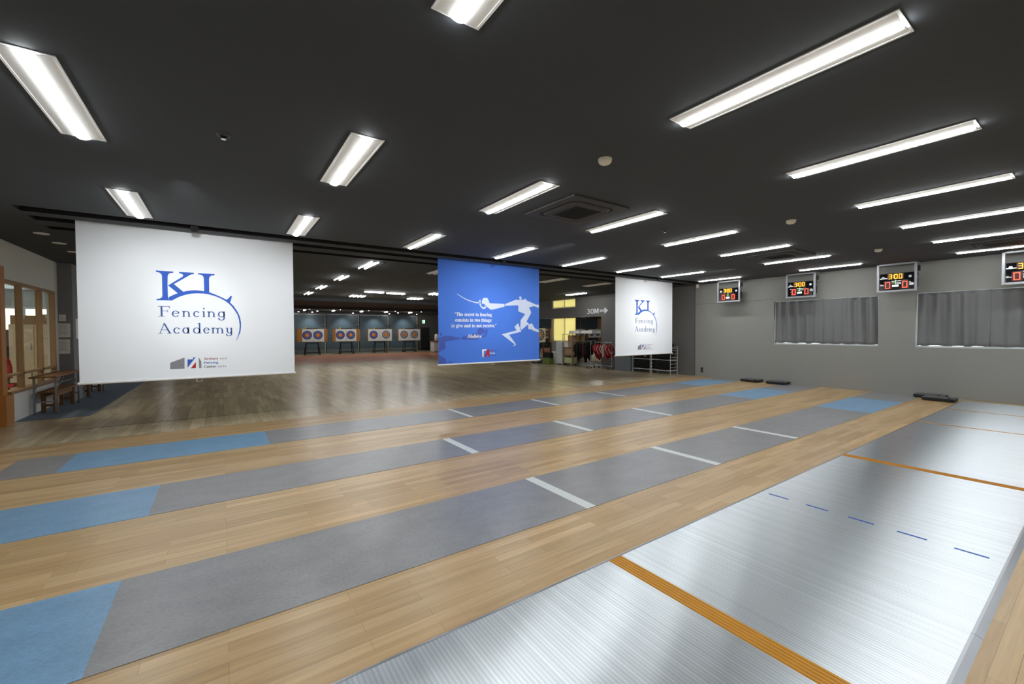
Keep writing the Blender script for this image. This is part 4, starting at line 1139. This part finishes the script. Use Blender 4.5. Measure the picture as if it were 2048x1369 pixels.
def bronze_shelf(y0, y1, x0, x1, zt, label):
    t = thing('wire_shelf', ((x0+x1)/2,(y0+y1)/2,0), label, 'shelf', 'bronze wire shelves')
    for x in (x0,x1):
        for y in (y0,y1): MB().tube([(x,y,0),(x,y,zt)],.013,8).build('post', BRASS, t)
    for z in (.10,.46,.80,1.10,zt-.02):
        g = MB().box(x0,x1,y0-.004,y0+.008,z-.018,z).box(x0,x1,y1-.008,y1+.004,z-.018,z).box(x0-.004,x0+.008,y0,y1,z-.018,z).box(x1-.008,x1+.004,y0,y1,z-.018,z)
        for k in range(1,9): x = x0+(x1-x0)*k/9; g.tube([(x,y0,z-.004),(x,y1,z-.004)],.004,6)
        g.build('shelf', BRASS, t)
bronze_shelf(13.72,14.36,12.72,13.10,1.43,'bronze wire shelf unit standing by the yellow blinds')
for k, (y0,y1,z0,z1,m) in enumerate([(13.78,14.02,.81,1.07,CARD),(14.06,14.30,.81,1.05,WHITE),(13.78,14.28,.47,.77,CARD),(13.80,14.08,1.11,1.36,CARD),(13.80,14.3,.11,.36,mat('pale_green_box',(190,196,140),.6))]):
    t = thing('storage_box', (12.9,(y0+y1)/2,z0), ['brown box on the third shelf of the bronze unit','white box on the third shelf of the bronze unit','wide brown box on the second shelf of the bronze unit','brown box on the fourth shelf of the bronze unit','pale green box on the bottom shelf of the bronze unit'][k], 'box', 'boxes on the bronze shelf unit')
    MB().box(12.76,13.06,y0,y1,z0,z1-.02).build('bin', m, t, .004); MB().box(12.75,13.07,y0-.008,y1+.008,z1-.02,z1).build('lid', m, t)
t = thing('long_white_box', (12.95,13.4,1.432), 'long white box lying across the top of the bronze shelf unit', 'box')
MB().box(12.80,13.06,12.62,14.05,1.431,1.56).build('carton', PAPER, t, .01); MB().box(12.80,13.06,13.3,13.36,1.56,1.561).box(12.799,12.80,13.3,13.36,1.431,1.56).build('tape', INKG, t)
t = thing('drawer_tower', (12.9,14.75,0), 'white plastic drawer tower left of the bronze shelf unit', 'drawers')
MB().box(12.74,13.10,14.42,14.86,.05,1.06).build('carcass', WHITE, t, .006)
for k in range(6):
    d = MB().box(12.722,12.739,14.44,14.84,.07+.163*k,.215+.163*k).build('drawer', mat('frosted_plastic',(204,208,208),.35), t); MB().box(12.71,12.722,14.58,14.70,.165+.163*k,.185+.163*k).build('handle', WHITE, d)
for a in (12.78,13.06):
    for b in (14.46,14.82): MB().cyl((a,b),.02,0,.05,8).build('foot', WHITE, t)
t = thing('white_bin', (12.9,15.05,0), 'white plastic bin between the drawer tower and the green bag', 'bin')
MB().lathe((12.88,15.06),[(.0,.004),(.13,.004),(.155,.55),(.16,.60),(.15,.60),(.14,.57),(.0,.57)],18).build('bucket', WHITE, t)
t = thing('green_printed_bag', (12.6,15.3,0), 'dark bag with a bright green lower half on the floor', 'bag')
MB().box(12.48,12.72,15.02,15.55,.0,.30).build('lower_half', GREENC, t, .02); MB().box(12.485,12.715,15.03,15.54,.30,.54).build('upper_half', MATTE, t, .02)
MB().tube([(12.48,15.15,.5),(12.47,15.2,.64),(12.47,15.36,.64),(12.48,15.42,.5)],.012,6).build('handle', MATTE, t)

# ================================================================== ARCHERY TARGETS
def rings(cx, cz, r, y, cols):
    g = MB(); n = 32; rr = [r*(1-i/len(cols)) for i in range(len(cols))] + [0]
    for i in range(len(cols)):
        g.mat(i)
        a, b = rr[i], rr[i+1]
        A = [(cx+a*math.cos(2*PI*k/n), y, cz+a*math.sin(2*PI*k/n)) for k in range(n)]
        if b > 0:
            B = [(cx+b*math.cos(2*PI*k/n), y, cz+b*math.sin(2*PI*k/n)) for k in range(n)]
            g.add(A+B, [(k,(k+1)%n,n+(k+1)%n,n+k) for k in range(n)])
        else: g.add(A, [tuple(range(n))])
    return g
C_BLUE = [NAVY, MIDB, MIDB, RINGR, RINGY, RINGO]; C_BLK = [RINGK, RINGG, RINGG, RINGR, RINGY, RINGO]
def butt(x0, x1, y, label, faces, z0=.885, z1=1.80, group='archery targets at the end of the range', rad=.305):
    t = thing('archery_target', ((x0+x1)/2,y,0), label, 'archery target', group)
    MB().box(x0,x1,y,y+.16,z0,z1).build('foam_board', FOAM, t, .01)
    for (fx0,fx1,cx,cols) in faces:
        f = MB().box(fx0,fx1,y-.006,y-.001,z0+.012,z1-.012).build('target_face', PAPER, t)
        rings(cx,(z0+z1)/2+.02,rad,y-.008,cols).build('scoring_rings', cols, f)
    w = x1-x0; xc = (x0+x1)/2
    for sx in (-1,1):
        for sy in (-1,1):
            MB().tube([(xc+sx*w*.19,y+.08+sy*.06,z0-.02),(xc+sx*w*.24,y+.08+sy*.28,.03)],.032,8).build('leg', BLACK, t)
    MB().box(xc-w*.3,xc+w*.3,y+.0,y+.16,z0-.05,z0-.001).box(xc-w*.22,xc+w*.22,y+.04,y+.1,z0-.14,z0-.09).box(xc-w*.24,xc+w*.24,y-.20,y-.15,.10,.15).box(xc-w*.24,xc+w*.24,y+.31,y+.36,.10,.15).build('stand_frame', BLACK, t)
    for sx in (-1,1): MB().box(xc+sx*w*.24-.03,xc+sx*w*.24+.03,y-.24,y+.4,.0,.05).build('skid', BLACK, t)
    MB().box(xc-w*.2,xc+w*.2,y+.05,y+.11,z1+.001,z1+.05).build('top_bar', BLACK, t)
    MB().cyl((xc-w*.22,y+.08),.05,z1+.001,z1+.12,10).build('distance_marker', YELLOW, t)
    return t
Yt = 32.0
butt(4.18,6.15,Yt,'target with two blue ringed faces on a wide brown board, leftmost in view',[(4.53,5.24,4.84,C_BLUE),(5.25,5.93,5.53,C_BLUE)])
butt(6.49,8.40,Yt,'target with two blue ringed faces, second from the left',[(6.70,7.42,7.02,C_BLUE),(7.43,8.13,7.74,C_BLUE)])
butt(8.94,10.84,Yt,'target with one blue and one black ringed face, third from the left',[(8.99,9.88,9.40,C_BLUE),(9.89,10.79,10.34,C_BLK)])
butt(11.28,13.15,Yt,'target with two black ringed faces, fourth from the left',[(11.33,12.21,11.78,C_BLK),(12.22,13.10,12.62,C_BLK)])
hid = None
for k, x in enumerate((2.85,.5,-1.85,-4.2,-6.55)):
    lb = 'target hidden behind the left screen, seen only in the mirror'
    if hid is None: hid = o = butt(x-.95,x+.95,Yt,lb,[(x-.9,x-.01,x-.46,C_BLUE),(x+.01,x+.9,x+.46,C_BLUE)],group='targets seen in the mirror')
    else: o = copy_thing(hid,(x,Yt,0),lb)
butt(12.30,13.02,15.95,'single target on a small board beside the blue screen and yellow blinds',[(12.33,12.99,12.66,C_BLK)],1.0,1.70,None,.265)

# backstop panels, posts and the far furniture
for k, (a, b) in enumerate([(-8.9,-6.2),(-6.15,-3.05),(-3.0,.55),(.6,3.9),(3.95,6.38),(6.46,8.80),(8.88,11.14),(11.22,13.62)]):
    vis = k >= 4
    t = thing('backstop_panel', ((a+b)/2,YB-.1,0), ['slate panel behind the leftmost visible target','slate panel behind the second target','slate panel behind the third target','slate panel behind the fourth target'][k-4] if vis else 'slate panel behind the targets hidden by the left screen','panel','slate panels behind the targets')
    MB().box(a,b,YB-.10,YB-.05,.30,2.86).build('board', PANEL, t)
    MB().box(a,b,YB-.12,YB-.05,.02,.29).build('skirting', PANELB, t)
    MB().box(a,b,YB-.11,YB-.05,2.87,2.93).build('top_rail', STEEL, t)
    o = MB().box(b-.045,b-.005,YB-.16,YB-.125,.0,2.9).build('post', CREAM, t)
    MB().box(b-.28,b+.02,YB-.24,YB-.165,2.12,2.18).build('bracket', STEEL, o)
d = struct(MB().box(13.98,14.75,YB-.04,YB-.001,.0,1.95).build('door_2', mat('dark_door',(48,48,50),.6))); d['label'] = 'dark door under the exit sign'
MB().box(14.62,14.68,YB-.08,YB-.04,.95,1.05).build('handle', STEEL, d)
t = thing('exit_sign', (14.2,YB-.03,2.3), 'small glowing green and white exit sign over the far door', 'exit sign')
MB().box(14.10,14.34,YB-.06,YB-.001,2.30,2.60).build('housing', WHITE, t); MB().box(14.115,14.325,YB-.066,YB-.06,2.315,2.585).build('lit_panel', EM_EXIT, t)
MB().box(14.12,14.22,YB-.069,YB-.066,2.32,2.58).build('green_field', mat('exit_green',(40,160,90),.5,emit=1.0), t)
t = thing('counter', (14.0,30.0,0), 'low counter with white cupboard doors beside the blue screen', 'counter')
MB().box(13.28,15.9,29.7,30.4,.05,.80).build('body', WALLL, t); MB().box(13.22,15.95,29.62,30.45,.80,.86).build('worktop', DKWOOD, t)
for k in range(3): 
    a = 13.32+.86*k; d_ = MB().box(a,a+.80,29.68,29.699,.10,.76).build('door', WHITE, t); MB().box(a+.7,a+.74,29.66,29.68,.5,.62).build('handle', STEEL, d_)
for k, (x, r, h) in enumerate([(13.62,.17,.55),(14.05,.13,.40)]):
    t = thing('white_canister', (x,29.95,.861), ['larger white canister standing on the far counter','smaller white canister standing on the far counter'][k], 'canister')
    MB().lathe((x,29.95),[(0,.862),(r,.862),(r*1.03,.862+h*.8),(r*.8,.862+h*.93),(0,.862+h*.95)],16).build('body', WHITE, t)
    MB().cyl((x,29.95),r*.5,.862+h*.94,.862+h,12).build('lid', PAPER, t)
